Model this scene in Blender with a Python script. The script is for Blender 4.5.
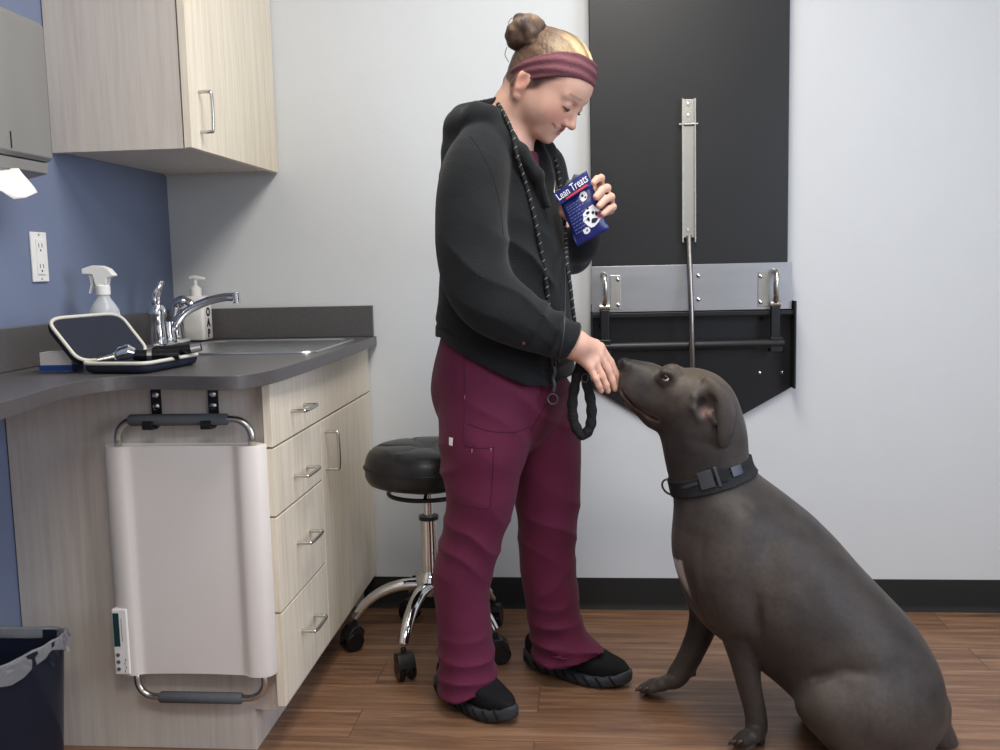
import bpy, bmesh, math, random
import numpy as np
from mathutils import Vector, Matrix
random.seed(4); rng = np.random.RandomState(4)
S = bpy.context.scene
for o in list(bpy.data.objects): bpy.data.objects.remove(o)

# ------------------------------------------------------------------ camera
CX, CY, CZ = 1.3602, -3.1167, 1.1287
YAW, PITCH, ROLL, FPX = 0.0912, -0.112, -0.0237, 974.0182
def _axes():
    F = np.array([-math.sin(YAW)*math.cos(PITCH), math.cos(YAW)*math.cos(PITCH), math.sin(PITCH)])
    R = np.cross(F, [0, 0, 1]); R /= np.linalg.norm(R); U = np.cross(R, F)
    c, s = math.cos(ROLL), math.sin(ROLL)
    return c*R+s*U, c*U-s*R, F
AR, AU, AF = _axes(); CAM = np.array([CX, CY, CZ])
cd = bpy.data.cameras.new('camera'); cam = bpy.data.objects.new('camera', cd); S.collection.objects.link(cam)
cam.matrix_world = Matrix(((AR[0], AU[0], -AF[0], CX), (AR[1], AU[1], -AF[1], CY), (AR[2], AU[2], -AF[2], CZ), (0, 0, 0, 1)))
cd.sensor_width = 36; cd.lens = FPX*36/1000; cd.clip_start = .05
S.camera = cam
# ------------------------------------------------------------------ world, lamps, exposure
S.view_settings.view_transform = 'Standard'; S.view_settings.look = 'None'
S.view_settings.gamma = 1; S.view_settings.use_curve_mapping = False
S.view_settings.exposure = -0.08
wd = bpy.data.worlds.new('world'); S.world = wd; wd.use_nodes = True
wd.node_tree.nodes['Background'].inputs[0].default_value = (.62, .72, 1, 1)
wd.node_tree.nodes['Background'].inputs[1].default_value = .5
def area(name, loc, tgt, sx, sy, power, col):
    l = bpy.data.lights.new(name, 'AREA'); l.shape = 'RECTANGLE'; l.size = sx; l.size_y = sy; l.energy = power; l.color = col
    o = bpy.data.objects.new(name, l); S.collection.objects.link(o); o.location = loc
    o.rotation_euler = (Vector(tgt)-Vector(loc)).to_track_quat('-Z', 'Y').to_euler(); return o
area('ceiling_lamp', (1.45, -1.35, 2.66), (1.45, -1.35, 0), .6, 1.2, 46, (1, .955, .88))
area('ceiling_lamp', (1.5, -3.3, 2.66), (1.5, -3.3, 0), 1.2, .6, 36, (1, .955, .88))
area('daylight_window', (3.42, -2.3, 1.5), (1.4, -1.4, .9), 1.3, 1.3, 45, (.72, .82, 1))

# ------------------------------------------------------------------ pixel ray -> point on the plane y = const (real distances)
def ray(u, v): return AF + AR*(u-500)/FPX - AU*(v-375)/FPX
def P(u, v, y):
    d = ray(u, v); return CAM + d*((y-CY)/d[1])
def Q(u, v, ax, val):
    d = ray(u, v); return CAM + d*((val-CAM[ax])/d[ax])
def rp(px, y): return px*(y-CY)/FPX            # pixels -> metres at that depth

# ------------------------------------------------------------------ materials
def lin(c):
    return tuple(((x/255)/12.92 if x/255 <= .04045 else ((x/255+.055)/1.055)**2.4) for x in c)
MATS = {}
def mat(name, col, rough=.6, metal=0, var=.06, vscale=8, bump=0, bscale=60, spec=.5, coat=0, trans=0, sheen=0, stretch=(1, 1, 1), vcol=False, aniso=0, emit=None, ior=1.45, sss=0, alpha=1):
    if name in MATS: return MATS[name]
    m = bpy.data.materials.new(name); MATS[name] = m; m.use_nodes = True
    nt = m.node_tree; N = nt.nodes; L = nt.links; b = N['Principled BSDF']
    c = lin(col)+(1,)
    tc = N.new('ShaderNodeTexCoord'); mp = N.new('ShaderNodeMapping'); mp.inputs['Scale'].default_value = stretch
    L.new(tc.outputs['Object'], mp.inputs[0])
    no = N.new('ShaderNodeTexNoise'); no.inputs['Scale'].default_value = vscale; no.inputs['Detail'].default_value = 5
    L.new(mp.outputs[0], no.inputs[0])
    hs = N.new('ShaderNodeHueSaturation')
    mr = N.new('ShaderNodeMapRange'); mr.inputs[1].default_value = .25; mr.inputs[2].default_value = .75
    mr.inputs[3].default_value = 1-var; mr.inputs[4].default_value = 1+var
    L.new(no.outputs[0], mr.inputs[0]); L.new(mr.outputs[0], hs.inputs['Value'])
    if vcol:
        a = N.new('ShaderNodeAttribute'); a.attribute_name = 'Col'; L.new(a.outputs['Color'], hs.inputs['Color'])
    else: hs.inputs['Color'].default_value = c
    L.new(hs.outputs[0], b.inputs['Base Color'])
    b.inputs['Roughness'].default_value = rough; b.inputs['Metallic'].default_value = metal
    b.inputs['Specular IOR Level'].default_value = spec; b.inputs['Coat Weight'].default_value = coat
    b.inputs['Transmission Weight'].default_value = trans; b.inputs['IOR'].default_value = ior; b.inputs['Alpha'].default_value = alpha
    if sheen: b.inputs['Sheen Weight'].default_value = sheen; b.inputs['Sheen Roughness'].default_value = .5
    if sss: b.inputs['Subsurface Weight'].default_value = sss; b.inputs['Subsurface Radius'].default_value = (.02, .008, .004); b.inputs['Subsurface Scale'].default_value = .3
    if emit: b.inputs['Emission Color'].default_value = lin(emit)+(1,); b.inputs['Emission Strength'].default_value = 1
    if bump:
        n2 = N.new('ShaderNodeTexNoise'); n2.inputs['Scale'].default_value = bscale; n2.inputs['Detail'].default_value = 4
        L.new(mp.outputs[0], n2.inputs[0]); bp = N.new('ShaderNodeBump'); bp.inputs['Strength'].default_value = bump; bp.inputs['Distance'].default_value = .01
        L.new(n2.outputs[0], bp.inputs['Height']); L.new(bp.outputs[0], b.inputs['Normal'])
    return m
wall_paint = mat('wall_paint', (205, 208, 210), .75, bump=.05, bscale=150, var=.012)
blue_paint = mat('blue_paint', (112, 123, 148), .7, bump=.05, bscale=150, var=.015)
ceil_m = mat('ceiling_white', (225, 225, 222), .9, bump=.1, bscale=80)
cove = mat('black_cove', (27, 26, 24), .6, var=.08, spec=.3)
counter_m = mat('counter_laminate', (84, 81, 82), .33, var=.10, vscale=90, bump=.03, bscale=200)
steel = mat('brushed_steel', (190, 192, 196), .28, 1, var=.05, vscale=3, stretch=(40, 1, 1))
plate_m = mat('scuffed_steel_plate', (172, 174, 178), .36, .9, var=.10, vscale=6, stretch=(.6, 1, 2.5))
rod_m = mat('rod_steel', (150, 145, 140), .3, 1)
chrome = mat('chrome', (225, 226, 228), .08, 1, var=.02)
nickel = mat('satin_nickel', (196, 194, 188), .25, 1, var=.02)
disp_m = mat('dispenser_steel', (150, 149, 146), .5, .55, var=.06, vscale=4, stretch=(3, 3, .5))
white_pl = mat('white_plastic', (232, 230, 226), .4, var=.01)
ceram = mat('white_bottle', (236, 234, 230), .3, var=.01)
scale_m = mat('scale_plastic', (222, 216, 211), .42, var=.015)
grip_m = mat('grey_foam_grip', (84, 87, 92), .8, var=.08, vscale=40)
blk_pl = mat('black_plastic', (28, 28, 30), .35, var=.05)
rubber = mat('black_rubber', (24, 24, 25), .6, var=.05)
lcd = mat('lcd_glass', (34, 62, 66), .15, var=.05)
vinyl = mat('black_vinyl', (33, 33, 35), .32, bump=.08, bscale=120, var=.06)
panel_m = mat('black_panel', (34, 35, 37), .36, var=.10, vscale=4, bump=.02, bscale=90, spec=.45)
blk_steel = mat('black_steel', (30, 31, 34), .38, .2, var=.08)
navy_m = mat('navy_fabric', (26, 32, 46), .8, var=.1, bump=.1, bscale=300)
cream_m = mat('cream_piping', (205, 202, 190), .6)
gloss_blk = mat('glossy_black', (18, 19, 22), .15, var=.02)
bin_m = mat('smoky_navy_plastic', (38, 44, 60), .12, var=.05, trans=.35, ior=1.2)
liner_m = mat('clear_liner', (205, 208, 214), .25, trans=.75, bump=.7, bscale=45, ior=1.3)
paper_m = mat('paper_towel', (236, 234, 230), .9, bump=.3, bscale=60)
clear_m = mat('clear_bottle', (226, 230, 234), .25, trans=.45, ior=1.3)
hoodie_m = mat('black_fleece', (31, 33, 35), .95, bump=.25, bscale=260, var=.14, vscale=14, sheen=.10, spec=.15)
scrub_m = mat('maroon_scrub', (93, 31, 58), .75, bump=.08, bscale=220, var=.07, vscale=9, sheen=.06, spec=.25)
seam_m = mat('maroon_seam', (70, 20, 44), .8)
band_m = mat('mauve_headband', (108, 64, 72), .8, bump=.2, bscale=180, var=.1, vscale=20)
shoe_m = mat('black_knit', (22, 22, 24), .85, bump=.35, bscale=240, var=.12, vscale=60, spec=.25)
sole_m = mat('charcoal_sole', (48, 50, 56), .6, bump=.3, bscale=50, var=.15, vscale=30)
skin_m = mat('skin', (210, 160, 140), .55, vcol=True, sss=.12, bump=.06, bscale=220, var=.03, vscale=30)
hair_m = mat('hair', (90, 70, 55), .5, vcol=True, var=.28, vscale=60, stretch=(1, 1, .5), bump=.3, bscale=140)
dog_m = mat('dog_coat', (80, 74, 72), .5, vcol=True, var=.17, vscale=95, bump=.10, bscale=900, spec=.3, sheen=.04)
eye_m = mat('eye_gloss', (40, 24, 16), .08, var=.02)
eyew_m = mat('eye_white', (225, 205, 198), .2, var=.02)
rope_m = mat('black_rope', (24, 24, 25), .85, bump=.5, bscale=140)
fleck_m = mat('reflective_fleck', (128, 132, 130), .4)
collar_m = mat('black_webbing', (19, 20, 25), .75, bump=.3, bscale=260)
buckle_m = mat('gunmetal_buckle', (86, 90, 98), .35, .6)
bag_m = mat('navy_foil', (34, 42, 108), .28, var=.12, vscale=12, bump=.25, bscale=26)
bag_in = mat('silver_foil', (120, 126, 134), .3, .5, bump=.5, bscale=30)
red_m = mat('red_print', (206, 58, 70), .4); wht_m = mat('white_print', (236, 236, 240), .45); pink_m = mat('pink_print', (232, 104, 140), .4)
dim_m = mat('pale_blue_print', (110, 122, 180), .45); prt_blk = mat('black_print', (20, 20, 24), .5)
label_blue = mat('blue_label', (40, 70, 140), .5)

def wood(name, a, b_, axis_stretch, scale=5, rough=.5):
    m = bpy.data.materials.new(name); m.use_nodes = True; nt = m.node_tree; N = nt.nodes; L = nt.links; b = N['Principled BSDF']
    tc = N.new('ShaderNodeTexCoord'); mp = N.new('ShaderNodeMapping'); mp.inputs['Scale'].default_value = axis_stretch
    L.new(tc.outputs['Object'], mp.inputs[0])
    n1 = N.new('ShaderNodeTexNoise'); n1.inputs['Scale'].default_value = scale; n1.inputs['Detail'].default_value = 7; n1.inputs['Roughness'].default_value = .7
    L.new(mp.outputs[0], n1.inputs[0])
    cr = N.new('ShaderNodeValToRGB'); cr.color_ramp.elements[0].position = .33; cr.color_ramp.elements[0].color = lin(a)+(1,)
    cr.color_ramp.elements[1].position = .58; cr.color_ramp.elements[1].color = lin(b_)+(1,)
    L.new(n1.outputs[0], cr.inputs[0]); L.new(cr.outputs[0], b.inputs['Base Color']); b.inputs['Roughness'].default_value = rough
    return m
cab_m = wood('pale_ash_laminate', (191, 182, 173), (206, 197, 187), (9, 9, .35), 7)
cab_lit = wood('pale_ash_laminate_lit', (210, 199, 178), (229, 219, 201), (9, 9, .35), 7)  # same laminate, lighter and warmer: light on the right-facing fronts put into colour

def floor_mat():
    m = bpy.data.materials.new('oak_plank_vinyl'); m.use_nodes = True; nt = m.node_tree; N = nt.nodes; L = nt.links; b = N['Principled BSDF']
    tc = N.new('ShaderNodeTexCoord')
    br = N.new('ShaderNodeTexBrick'); br.offset = .37; br.inputs['Scale'].default_value = 1
    br.inputs['Brick Width'].default_value = 1.22; br.inputs['Row Height'].default_value = .152; br.inputs['Mortar Size'].default_value = .0016
    br.inputs['Mortar Smooth'].default_value = .2
    br.inputs['Color1'].default_value = (.25, .25, .25, 1); br.inputs['Color2'].default_value = (.9, .9, .9, 1); br.inputs['Mortar'].default_value = (0, 0, 0, 1)
    L.new(tc.outputs['Object'], br.inputs[0])
    mp = N.new('ShaderNodeMapping'); mp.inputs['Scale'].default_value = (1.1, 17, 1); L.new(tc.outputs['Object'], mp.inputs[0])
    off = N.new('ShaderNodeVectorMath'); off.operation = 'MULTIPLY_ADD'
    L.new(br.outputs['Color'], off.inputs[0]); off.inputs[1].default_value = (13, 7, 3); L.new(mp.outputs[0], off.inputs[2])
    n1 = N.new('ShaderNodeTexNoise'); n1.inputs['Scale'].default_value = 2.2; n1.inputs['Detail'].default_value = 9; n1.inputs['Roughness'].default_value = .68; n1.inputs['Distortion'].default_value = .7
    L.new(off.outputs[0], n1.inputs[0])
    cr = N.new('ShaderNodeValToRGB'); e = cr.color_ramp.elements
    e[0].position = .30; e[0].color = lin((90, 65, 49))+(1,); e[1].position = .72; e[1].color = lin((160, 126, 98))+(1,)
    k = e.new(.5); k.color = lin((125, 92, 69))+(1,)
    L.new(n1.outputs[0], cr.inputs[0])
    mx = N.new('ShaderNodeMix'); mx.data_type = 'RGBA'; mx.blend_type = 'MULTIPLY'; mx.inputs[0].default_value = 1
    mr = N.new('ShaderNodeMapRange'); mr.inputs[1].default_value = 0; mr.inputs[2].default_value = .9; mr.inputs[3].default_value = .90; mr.inputs[4].default_value = 1.05
    L.new(br.outputs['Color'], mr.inputs[0]); L.new(cr.outputs[0], mx.inputs[6]); L.new(mr.outputs[0], mx.inputs[7])
    m2 = N.new('ShaderNodeMix'); m2.data_type = 'RGBA'; L.new(br.outputs['Fac'], m2.inputs[0]); L.new(mx.outputs[2], m2.inputs[6]); m2.inputs[7].default_value = lin((92, 66, 52))+(1,)
    L.new(m2.outputs[2], b.inputs['Base Color']); b.inputs['Roughness'].default_value = .42
    bp = N.new('ShaderNodeBump'); bp.inputs['Strength'].default_value = .08; L.new(n1.outputs[0], bp.inputs['Height']); L.new(bp.outputs[0], b.inputs['Normal'])
    return m

# ------------------------------------------------------------------ mesh helpers
def wloc(o):
    v = Vector((0, 0, 0))
    while o: v += o.location; o = o.parent
    return v
def finish(name, me, m, parent=None, smooth=True, ang=35, bevel=0, seg=2, sub=0):
    o = bpy.data.objects.new(name, me); S.collection.objects.link(o)
    if parent:
        o.parent = parent; me.transform(Matrix.Translation(-wloc(parent)))
    if m: me.materials.append(m)
    if smooth:
        me.shade_smooth()
        if ang < 180: me.set_sharp_from_angle(angle=math.radians(ang))
    if bevel:
        b = o.modifiers.new('bevel', 'BEVEL'); b.width = bevel; b.segments = seg; b.limit_method = 'ANGLE'; b.angle_limit = math.radians(40); b.harden_normals = True
    if sub:
        s = o.modifiers.new('sub', 'SUBSURF'); s.levels = sub; s.render_levels = sub
    return o
class G:
    def __init__(s): s.v = []; s.f = []
    def add(s, v, f):
        n = len(s.v); s.v += [tuple(x) for x in v]; s.f += [tuple(i+n for i in q) for q in f]; return s
    def box(s, a, b, M=None):
        x0, y0, z0 = a; x1, y1, z1 = b
        v = [(x0, y0, z0), (x1, y0, z0), (x1, y1, z0), (x0, y1, z0), (x0, y0, z1), (x1, y0, z1), (x1, y1, z1), (x0, y1, z1)]
        if M is not None: v = [tuple(M @ Vector(q)) for q in v]
        return s.add(v, [(0, 3, 2, 1), (4, 5, 6, 7), (0, 1, 5, 4), (1, 2, 6, 5), (2, 3, 7, 6), (3, 0, 4, 7)])
    def prism(s, pts, z0, z1, fn=None):      # pts in 2-D (counter-clockwise), fn maps (a,b,h) -> xyz
        fn = fn or (lambda a, b, h: (a, b, h)); n = len(pts)
        v = [fn(a, b, z0) for a, b in pts]+[fn(a, b, z1) for a, b in pts]
        f = [tuple(range(n-1, -1, -1)), tuple(range(n, 2*n))]+[(i, (i+1) % n, n+(i+1) % n, n+i) for i in range(n)]
        return s.add(v, f)
    def rings(s, R, cap=True, closed=False):
        n = len(R[0]); v = [p for r in R for p in r]; f = []
        m = len(R)
        for i in range(m if closed else m-1):
            for j in range(n):
                a = i*n+j; b = i*n+(j+1) % n; c = ((i+1) % m)*n+(j+1) % n; d = ((i+1) % m)*n+j
                f.append((a, b, c, d))
        if cap and not closed: f += [tuple(range(n-1, -1, -1)), tuple((m-1)*n+j for j in range(n))]
        return s.add(v, f)
    def tube(s, pts, r, n=12, cap=True, closed=False, flat=None):
        pts = [np.array(p, float) for p in pts]; m = len(pts); R = []
        rr = r if hasattr(r, '__len__') else [r]*m
        up = None
        for i in range(m):
            if closed: t = pts[(i+1) % m]-pts[i-1]
            else: t = pts[min(i+1, m-1)]-pts[max(i-1, 0)]
            t = t/(np.linalg.norm(t)+1e-12)
            if up is None:
                up = np.array([0, 0, 1.]) if abs(t[2]) < .9 else np.array([1., 0, 0])
            a = np.cross(t, up); a /= np.linalg.norm(a); b = np.cross(a, t); up = b
            fl = flat or 1
            R.append([tuple(pts[i]+rr[i]*(math.cos(w)*a+math.sin(w)*b*fl)) for w in [2*math.pi*k/n for k in range(n)]])
        return s.rings(R, cap, closed)
    def cyl(s, a, b, r, n=24, r2=None): return s.tube([a, b], [r, r if r2 is None else r2], n)
    def lathe(s, prof, c, n=32, axis=None):   # prof: (radius, height) list from bottom to top
        R = []
        for r, h in prof:
            ring = []
            for k in range(n):
                w = 2*math.pi*k/n; q = Vector((r*math.cos(w), r*math.sin(w), h))
                if axis is not None: q = axis @ q
                ring.append((c[0]+q.x, c[1]+q.y, c[2]+q.z))
            R.append(ring)
        return s.rings(R)
    def mesh(s, name):
        me = bpy.data.meshes.new(name); me.from_pydata(s.v, [], s.f); me.update()
        b = bmesh.new(); b.from_mesh(me); bmesh.ops.recalc_face_normals(b, faces=b.faces); b.to_mesh(me); b.free(); return me
    def build(s, name, m, parent=None, **k): return finish(name, s.mesh(name), m, parent, **k)
def spline(pts, n=8, closed=False):
    pts = [np.array(p, float) for p in pts]; m = len(pts); out = []
    for i in range(m if closed else m-1):
        g = (lambda j: pts[j % m]) if closed else (lambda j: pts[max(0, min(m-1, j))])
        p0, p1, p2, p3 = g(i-1), g(i), g(i+1), g(i+2)
        for k in range(n):
            t = k/n; out.append(.5*((2*p1)+(-p0+p2)*t+(2*p0-5*p1+4*p2-p3)*t*t+(-p0+3*p1-3*p2+p3)*t**3))
    if not closed: out.append(pts[-1])
    return out
def thing(name, loc, label, cat, group=None):
    o = bpy.data.objects.new(name, None); S.collection.objects.link(o); o.location = loc; o.empty_display_size = .05
    tag(o, label, cat, group); return o
def tag(o, label, cat, group=None):
    o['label'] = label; o['category'] = cat
    if group: o['group'] = group
    return o
def struct(o): o['kind'] = 'structure'; return o
def plabel(o, l): o['label'] = l; return o
def text_mesh(txt, size, ext=.0008, bold=0):
    c = bpy.data.curves.new('lettering', 'FONT'); c.body = txt; c.size = size; c.extrude = ext; c.align_x = 'CENTER'; c.align_y = 'CENTER'; c.offset = bold
    o = bpy.data.objects.new('lettering', c); S.collection.objects.link(o); bpy.context.view_layer.update()
    me = bpy.data.meshes.new_from_object(o.evaluated_get(bpy.context.evaluated_depsgraph_get()))
    bpy.data.objects.remove(o); bpy.data.curves.remove(c); return me

# ------------------------------------------------------------------ signed-distance bodies, meshed with surface nets
class SDF:
    def __init__(s): s.pr = []; s.post = None
    def cone(s, A, B, ra, rb=None, k=.02, ys=1, op='+'):
        s.pr.append(('c', np.array(A, float), np.array(B, float), ra, ra if rb is None else rb, k, ys, op)); return s
    def chain(s, pts, k=.02, ys=1, op='+'):       # pts: (xyz, r)
        for (a, ra), (b, rb) in zip(pts[:-1], pts[1:]): s.cone(a, b, ra, rb, k, ys, op)
        return s
    def schain(s, pts, k=.012, ys=1, op='+', n=4):
        a = [np.array([*p, r]) for p, r in pts]; q = spline(a, n); return s.chain([(x[:3], float(x[3])) for x in q], k, ys, op)
    def ell(s, C, rad, k=.02, M=None, op='+'):
        s.pr.append(('e', np.array(C, float), np.array(rad, float), None if M is None else np.array(M, float), 0, k, 1, op)); return s
    @staticmethod
    def dist(q, p):
        if q[0] == 'c':
            A, B, ra, rb, ys = q[1], q[2], q[3], q[4], q[6]
            if ys != 1:
                sc = np.array([1, 1/ys, 1]); A = A*sc; B = B*sc; p = p*sc
            ba = B-A; L = ba@ba; d = p-A
            t = np.clip((d@ba)/(L+1e-12), 0, 1)
            return np.linalg.norm(d-t[:, None]*ba, axis=1)-(ra+(rb-ra)*t)
        d = p-q[1]
        if q[3] is not None: d = d@q[3]          # columns of M = axes
        k0 = np.linalg.norm(d/q[2], axis=1); k1 = np.linalg.norm(d/(q[2]**2), axis=1)+1e-9
        return k0*(k0-1)/k1
    def ev(s, p, act=None):
        p = np.asarray(p, float); D = np.full(len(p), 9.)
        for i, q in enumerate(s.pr):
            if act is not None and not act[i]: continue
            e = s.dist(q, p); k = q[5]
            if q[7] == '+':
                h = np.clip(.5+.5*(D-e)/k, 0, 1); D = D*(1-h)+e*h-k*h*(1-h)
            else:
                h = np.clip(.5-.5*(D+e)/k, 0, 1); D = D*(1-h)-e*h+k*h*(1-h)
        if s.post: D = s.post(p, D)
        return D
    def hit(s, u, v, off=0, t0=1.2, t1=4.):
        d = ray(u, v); t = np.linspace(t0, t1, 700); D = s.ev(CAM+t[:, None]*d)
        i = np.nonzero(D < 0)[0]
        if len(i) == 0: i = [int(np.argmin(D))]
        tt = t[i[0]]
        if i[0] > 0:
            a, b = D[i[0]-1], D[i[0]]
            if a > 0 > b: tt = t[i[0]-1]+(t[i[0]]-t[i[0]-1])*a/(a-b)
        return CAM+d*(tt-off)
def surface(sdf, lo, hi, h, BS=14):
    lo = np.array(lo, float); n = np.ceil((np.array(hi)-lo)/h/BS).astype(int); N = n*BS+1
    V = np.full(N, 1., np.float32)
    bi = np.stack(np.meshgrid(*[np.arange(k) for k in n], indexing='ij'), -1).reshape(-1, 3)
    ctr = lo+(bi+.5)*BS*h; half = BS*h*.5*1.733
    PD = np.stack([sdf.dist(q, ctr) for q in sdf.pr], 1)
    pos = np.array([q[7] == '+' for q in sdf.pr]); mn = PD[:, pos].min(1)
    ks = np.array([q[5] for q in sdf.pr]); kmax = ks.max()
    full = sdf.ev(ctr)
    g = np.arange(BS+1); loc = np.stack(np.meshgrid(g, g, g, indexing='ij'), -1).reshape(-1, 3)
    for i in range(len(bi)):
        b = bi[i]; sl = tuple(slice(x*BS, x*BS+BS+1) for x in b)
        if abs(full[i]) > 1.9*half+kmax*.5+.01:
            if full[i] < 0: V[sl] = -1.
            continue
        act = np.where(pos, PD[i] < max(mn[i], 0)+2.6*half+ks, PD[i] < 2*half+ks+.02)
        V[sl] = sdf.ev(lo+(b*BS+loc)*h, act).reshape(BS+1, BS+1, BS+1)
    I = V < 0
    cs = np.zeros(tuple(N-1), np.int8)
    for dx in (0, 1):
        for dy in (0, 1):
            for dz in (0, 1): cs += I[dx:N[0]-1+dx, dy:N[1]-1+dy, dz:N[2]-1+dz]
    idx = np.stack(np.nonzero((cs > 0) & (cs < 8)), 1); ids = np.full(tuple(N-1), -1, np.int64); ids[tuple(idx.T)] = np.arange(len(idx))
    acc = np.zeros((len(idx), 3)); cnt = np.zeros(len(idx))
    cor = [(a, b, c) for a in (0, 1) for b in (0, 1) for c in (0, 1)]
    for a in cor:
        for ax in range(3):
            if a[ax]: continue
            b = list(a); b[ax] = 1
            va = V[tuple((idx+a).T)]; vb = V[tuple((idx+b).T)]; m = (va < 0) != (vb < 0)
            t = va/np.where(m, va-vb, 1); q = np.tile(np.array(a, float), (len(idx), 1)); q[:, ax] = t
            acc[m] += q[m]; cnt[m] += 1
    vert = lo+(idx+acc/cnt[:, None])*h
    faces = []
    for ax in range(3):
        sl0 = [slice(1, -1)]*3; sl0[ax] = slice(0, -1); sl1 = [slice(1, -1)]*3; sl1[ax] = slice(1, None)
        A = I[tuple(sl0)]; B = I[tuple(sl1)]
        e = np.stack(np.nonzero(A != B), 1); e[:, [k for k in range(3) if k != ax]] += 1
        flip = I[tuple(e.T)]
        o1, o2 = [k for k in range(3) if k != ax]
        if ax == 1: o1, o2 = o2, o1
        def c(d1, d2):
            q = e.copy(); q[:, o1] -= d1; q[:, o2] -= d2; return ids[tuple(q.T)]
        f = np.stack([c(1, 1), c(0, 1), c(0, 0), c(1, 0)], 1); f[~flip] = f[~flip][:, ::-1]
        faces.append(f[(f >= 0).all(1)])
    return vert, np.concatenate(faces)
def sdf_obj(name, sdf, lo, hi, h, m, parent=None, color=None, relax=1):
    v, f = surface(sdf, lo, hi, h)
    for _ in range(relax):                       # light tangential relaxation of the net
        s = np.zeros_like(v); c = np.zeros(len(v))
        for a in range(4):
            b = (a+1) % 4
            np.add.at(s, f[:, a], v[f[:, b]]); np.add.at(c, f[:, a], 1)
        c[c == 0] = 1; v = v*.5+.5*s/c[:, None]
    me = bpy.data.meshes.new(name); me.from_pydata(v.tolist(), [], f.tolist()); me.update()
    if color:
        col = color(v); a = me.color_attributes.new('Col', 'FLOAT_COLOR', 'POINT')
        a.data.foreach_set('color', np.concatenate([col, np.ones((len(v), 1))], 1).astype(np.float32).ravel())
    return finish(name, me, m, parent, ang=180)
def noise(p, f, seed=0):
    r = np.random.RandomState(seed); o = np.zeros(len(p))
    for i in range(6):
        d = r.normal(size=3); d /= np.linalg.norm(d); o += np.sin((p@d)*f*(1+.5*r.rand())+r.rand()*6.28+1.3*np.sin((p@r.normal(size=3))*f*.5))
    return o/6
def sm(e0, e1, x):
    t = np.clip((x-e0)/(e1-e0), 0, 1); return t*t*(3-2*t)
def L3(c): return np.array(lin(c))

# ================================================================== THE ROOM
RX, FY, CH = 3.45, -4.2, 2.7
floor = struct(finish('floor', G().box((-.1, FY, -.05), (RX, .1, 0)).mesh('floor'), floor_mat()))
struct(G().box((-.1, 0, 0), (RX+.1, .1, CH)).build('wall_back', wall_paint, smooth=False))
struct(G().box((-.1, FY, 0), (0, .0, CH)).build('wall_left', blue_paint, smooth=False))
w = G(); wy0, wy1, wz0, wz1 = -3.0, -1.6, .85, 2.15
w.box((RX, FY, 0), (RX+.1, wy0, CH)).box((RX, wy1, 0), (RX+.1, 0, CH)).box((RX, wy0, 0), (RX+.1, wy1, wz0)).box((RX, wy0, wz1), (RX+.1, wy1, CH))
struct(w.build('wall_right', wall_paint, smooth=False))
struct(G().box((-.1, FY-.1, 0), (RX+.1, FY, CH)).build('wall_front', wall_paint, smooth=False))
struct(G().box((-.1, FY, CH), (RX+.1, .1, CH+.05)).build('ceiling', ceil_m, smooth=False))
wf = G()
for a, b in (((wy0, wz0), (wy0+.05, wz1)), ((wy1-.05, wz0), (wy1, wz1)), ((wy0, wz0), (wy1, wz0+.05)), ((wy0, wz1-.05), (wy1, wz1)), ((-2.32, wz0), (-2.28, wz1))):
    wf.box((RX+.02, a[0], a[1]), (RX+.07, b[0], b[1]))
struct(wf.build('window_1', white_pl, bevel=.004))
# cove base along the back wall: profile swept in x
prof = [(0, 0), (-.016, 0), (-.011, .008), (-.006, .022), (-.005, .098), (-.003, .103), (0, .103)]
cb = G(); cb.prism([(a, b) for a, b in prof], .60, RX, lambda a, b, h: (h, a, b)); struct(cb.build('baseboard_back', cove, ang=50))

# ================================================================== BASE CABINET
bc = thing('base_cabinet', (.3, -.5, 0), 'pale ash base cabinet with four drawers and one door under the grey worktop', 'cabinet')
PX = .622; FRX = .627; FX = .647; YE = -.98
G().box((0.003, YE, .0), (.565, YE+.018, .882)).box((.565, YE, .1), (FRX, YE+.018, .882)).build('end_panel', cab_m, bc, bevel=.0008)
g = G().box((.02, YE+.018, .10), (FRX-.001, -.003, .118)).box((.003, -.02, .1), (FRX-.001, -.003, .88)).box((.60, YE+.018, .7), (FRX-.001, -.003, .74)).box((.60, -.62, .118), (FRX-.001, -.60, .74)).box((.60, YE+.018, .118), (FRX-.001, YE+.03, .88)).box((.60, -.02, .118), (FRX-.001, -.003, .88))
g.box((.60, YE+.02, .555), (.62, -.61, .575)).box((.60, YE+.02, .33), (.62, -.61, .35))
g.build('carcass', cab_m, bc)
G().box((.55, YE+.018, 0), (.565, -.003, .10)).build('toe_kick', cab_m, bc)
def bar_handle(a, b, out, parent, r=.0045):
    a = np.array(a); b = np.array(b); o = np.array([out, 0, 0]); d = (b-a)/np.linalg.norm(b-a)
    pts = [a, a+o*.75, a+o+d*.009, b+o-d*.009, b+o*.75, b]
    return G().tube(spline(pts, 5), r, 10).build('handle', nickel, parent, ang=60)
YF = -1.0
def front(name, y0, y1, z0, z1):
    return G().box((FRX, y0, z0), (FX, y1, z1)).build(name, cab_lit, bc, bevel=.0012)
HY = (-.855, -.75)
d1 = front('drawer', YF, -.008, .732, .878); bar_handle((FX, HY[0], .793), (FX, HY[1], .793), .036, d1)
d2 = front('drawer', YF, -.612, .572, .727); bar_handle((FX, HY[0], .634), (FX, HY[1], .634), .036, d2)
d3 = front('drawer', YF, -.612, .345, .567); bar_handle((FX, HY[0], .468), (FX, HY[1], .468), .036, d3)
d4 = front('drawer', YF, -.612, .118, .340); bar_handle((FX, HY[0], .245), (FX, HY[1], .245), .036, d4)
dd = front('door', -.607, -.008, .118, .727); bar_handle((FX, -.565, .59), (FX, -.565, .692), .036, dd)

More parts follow.
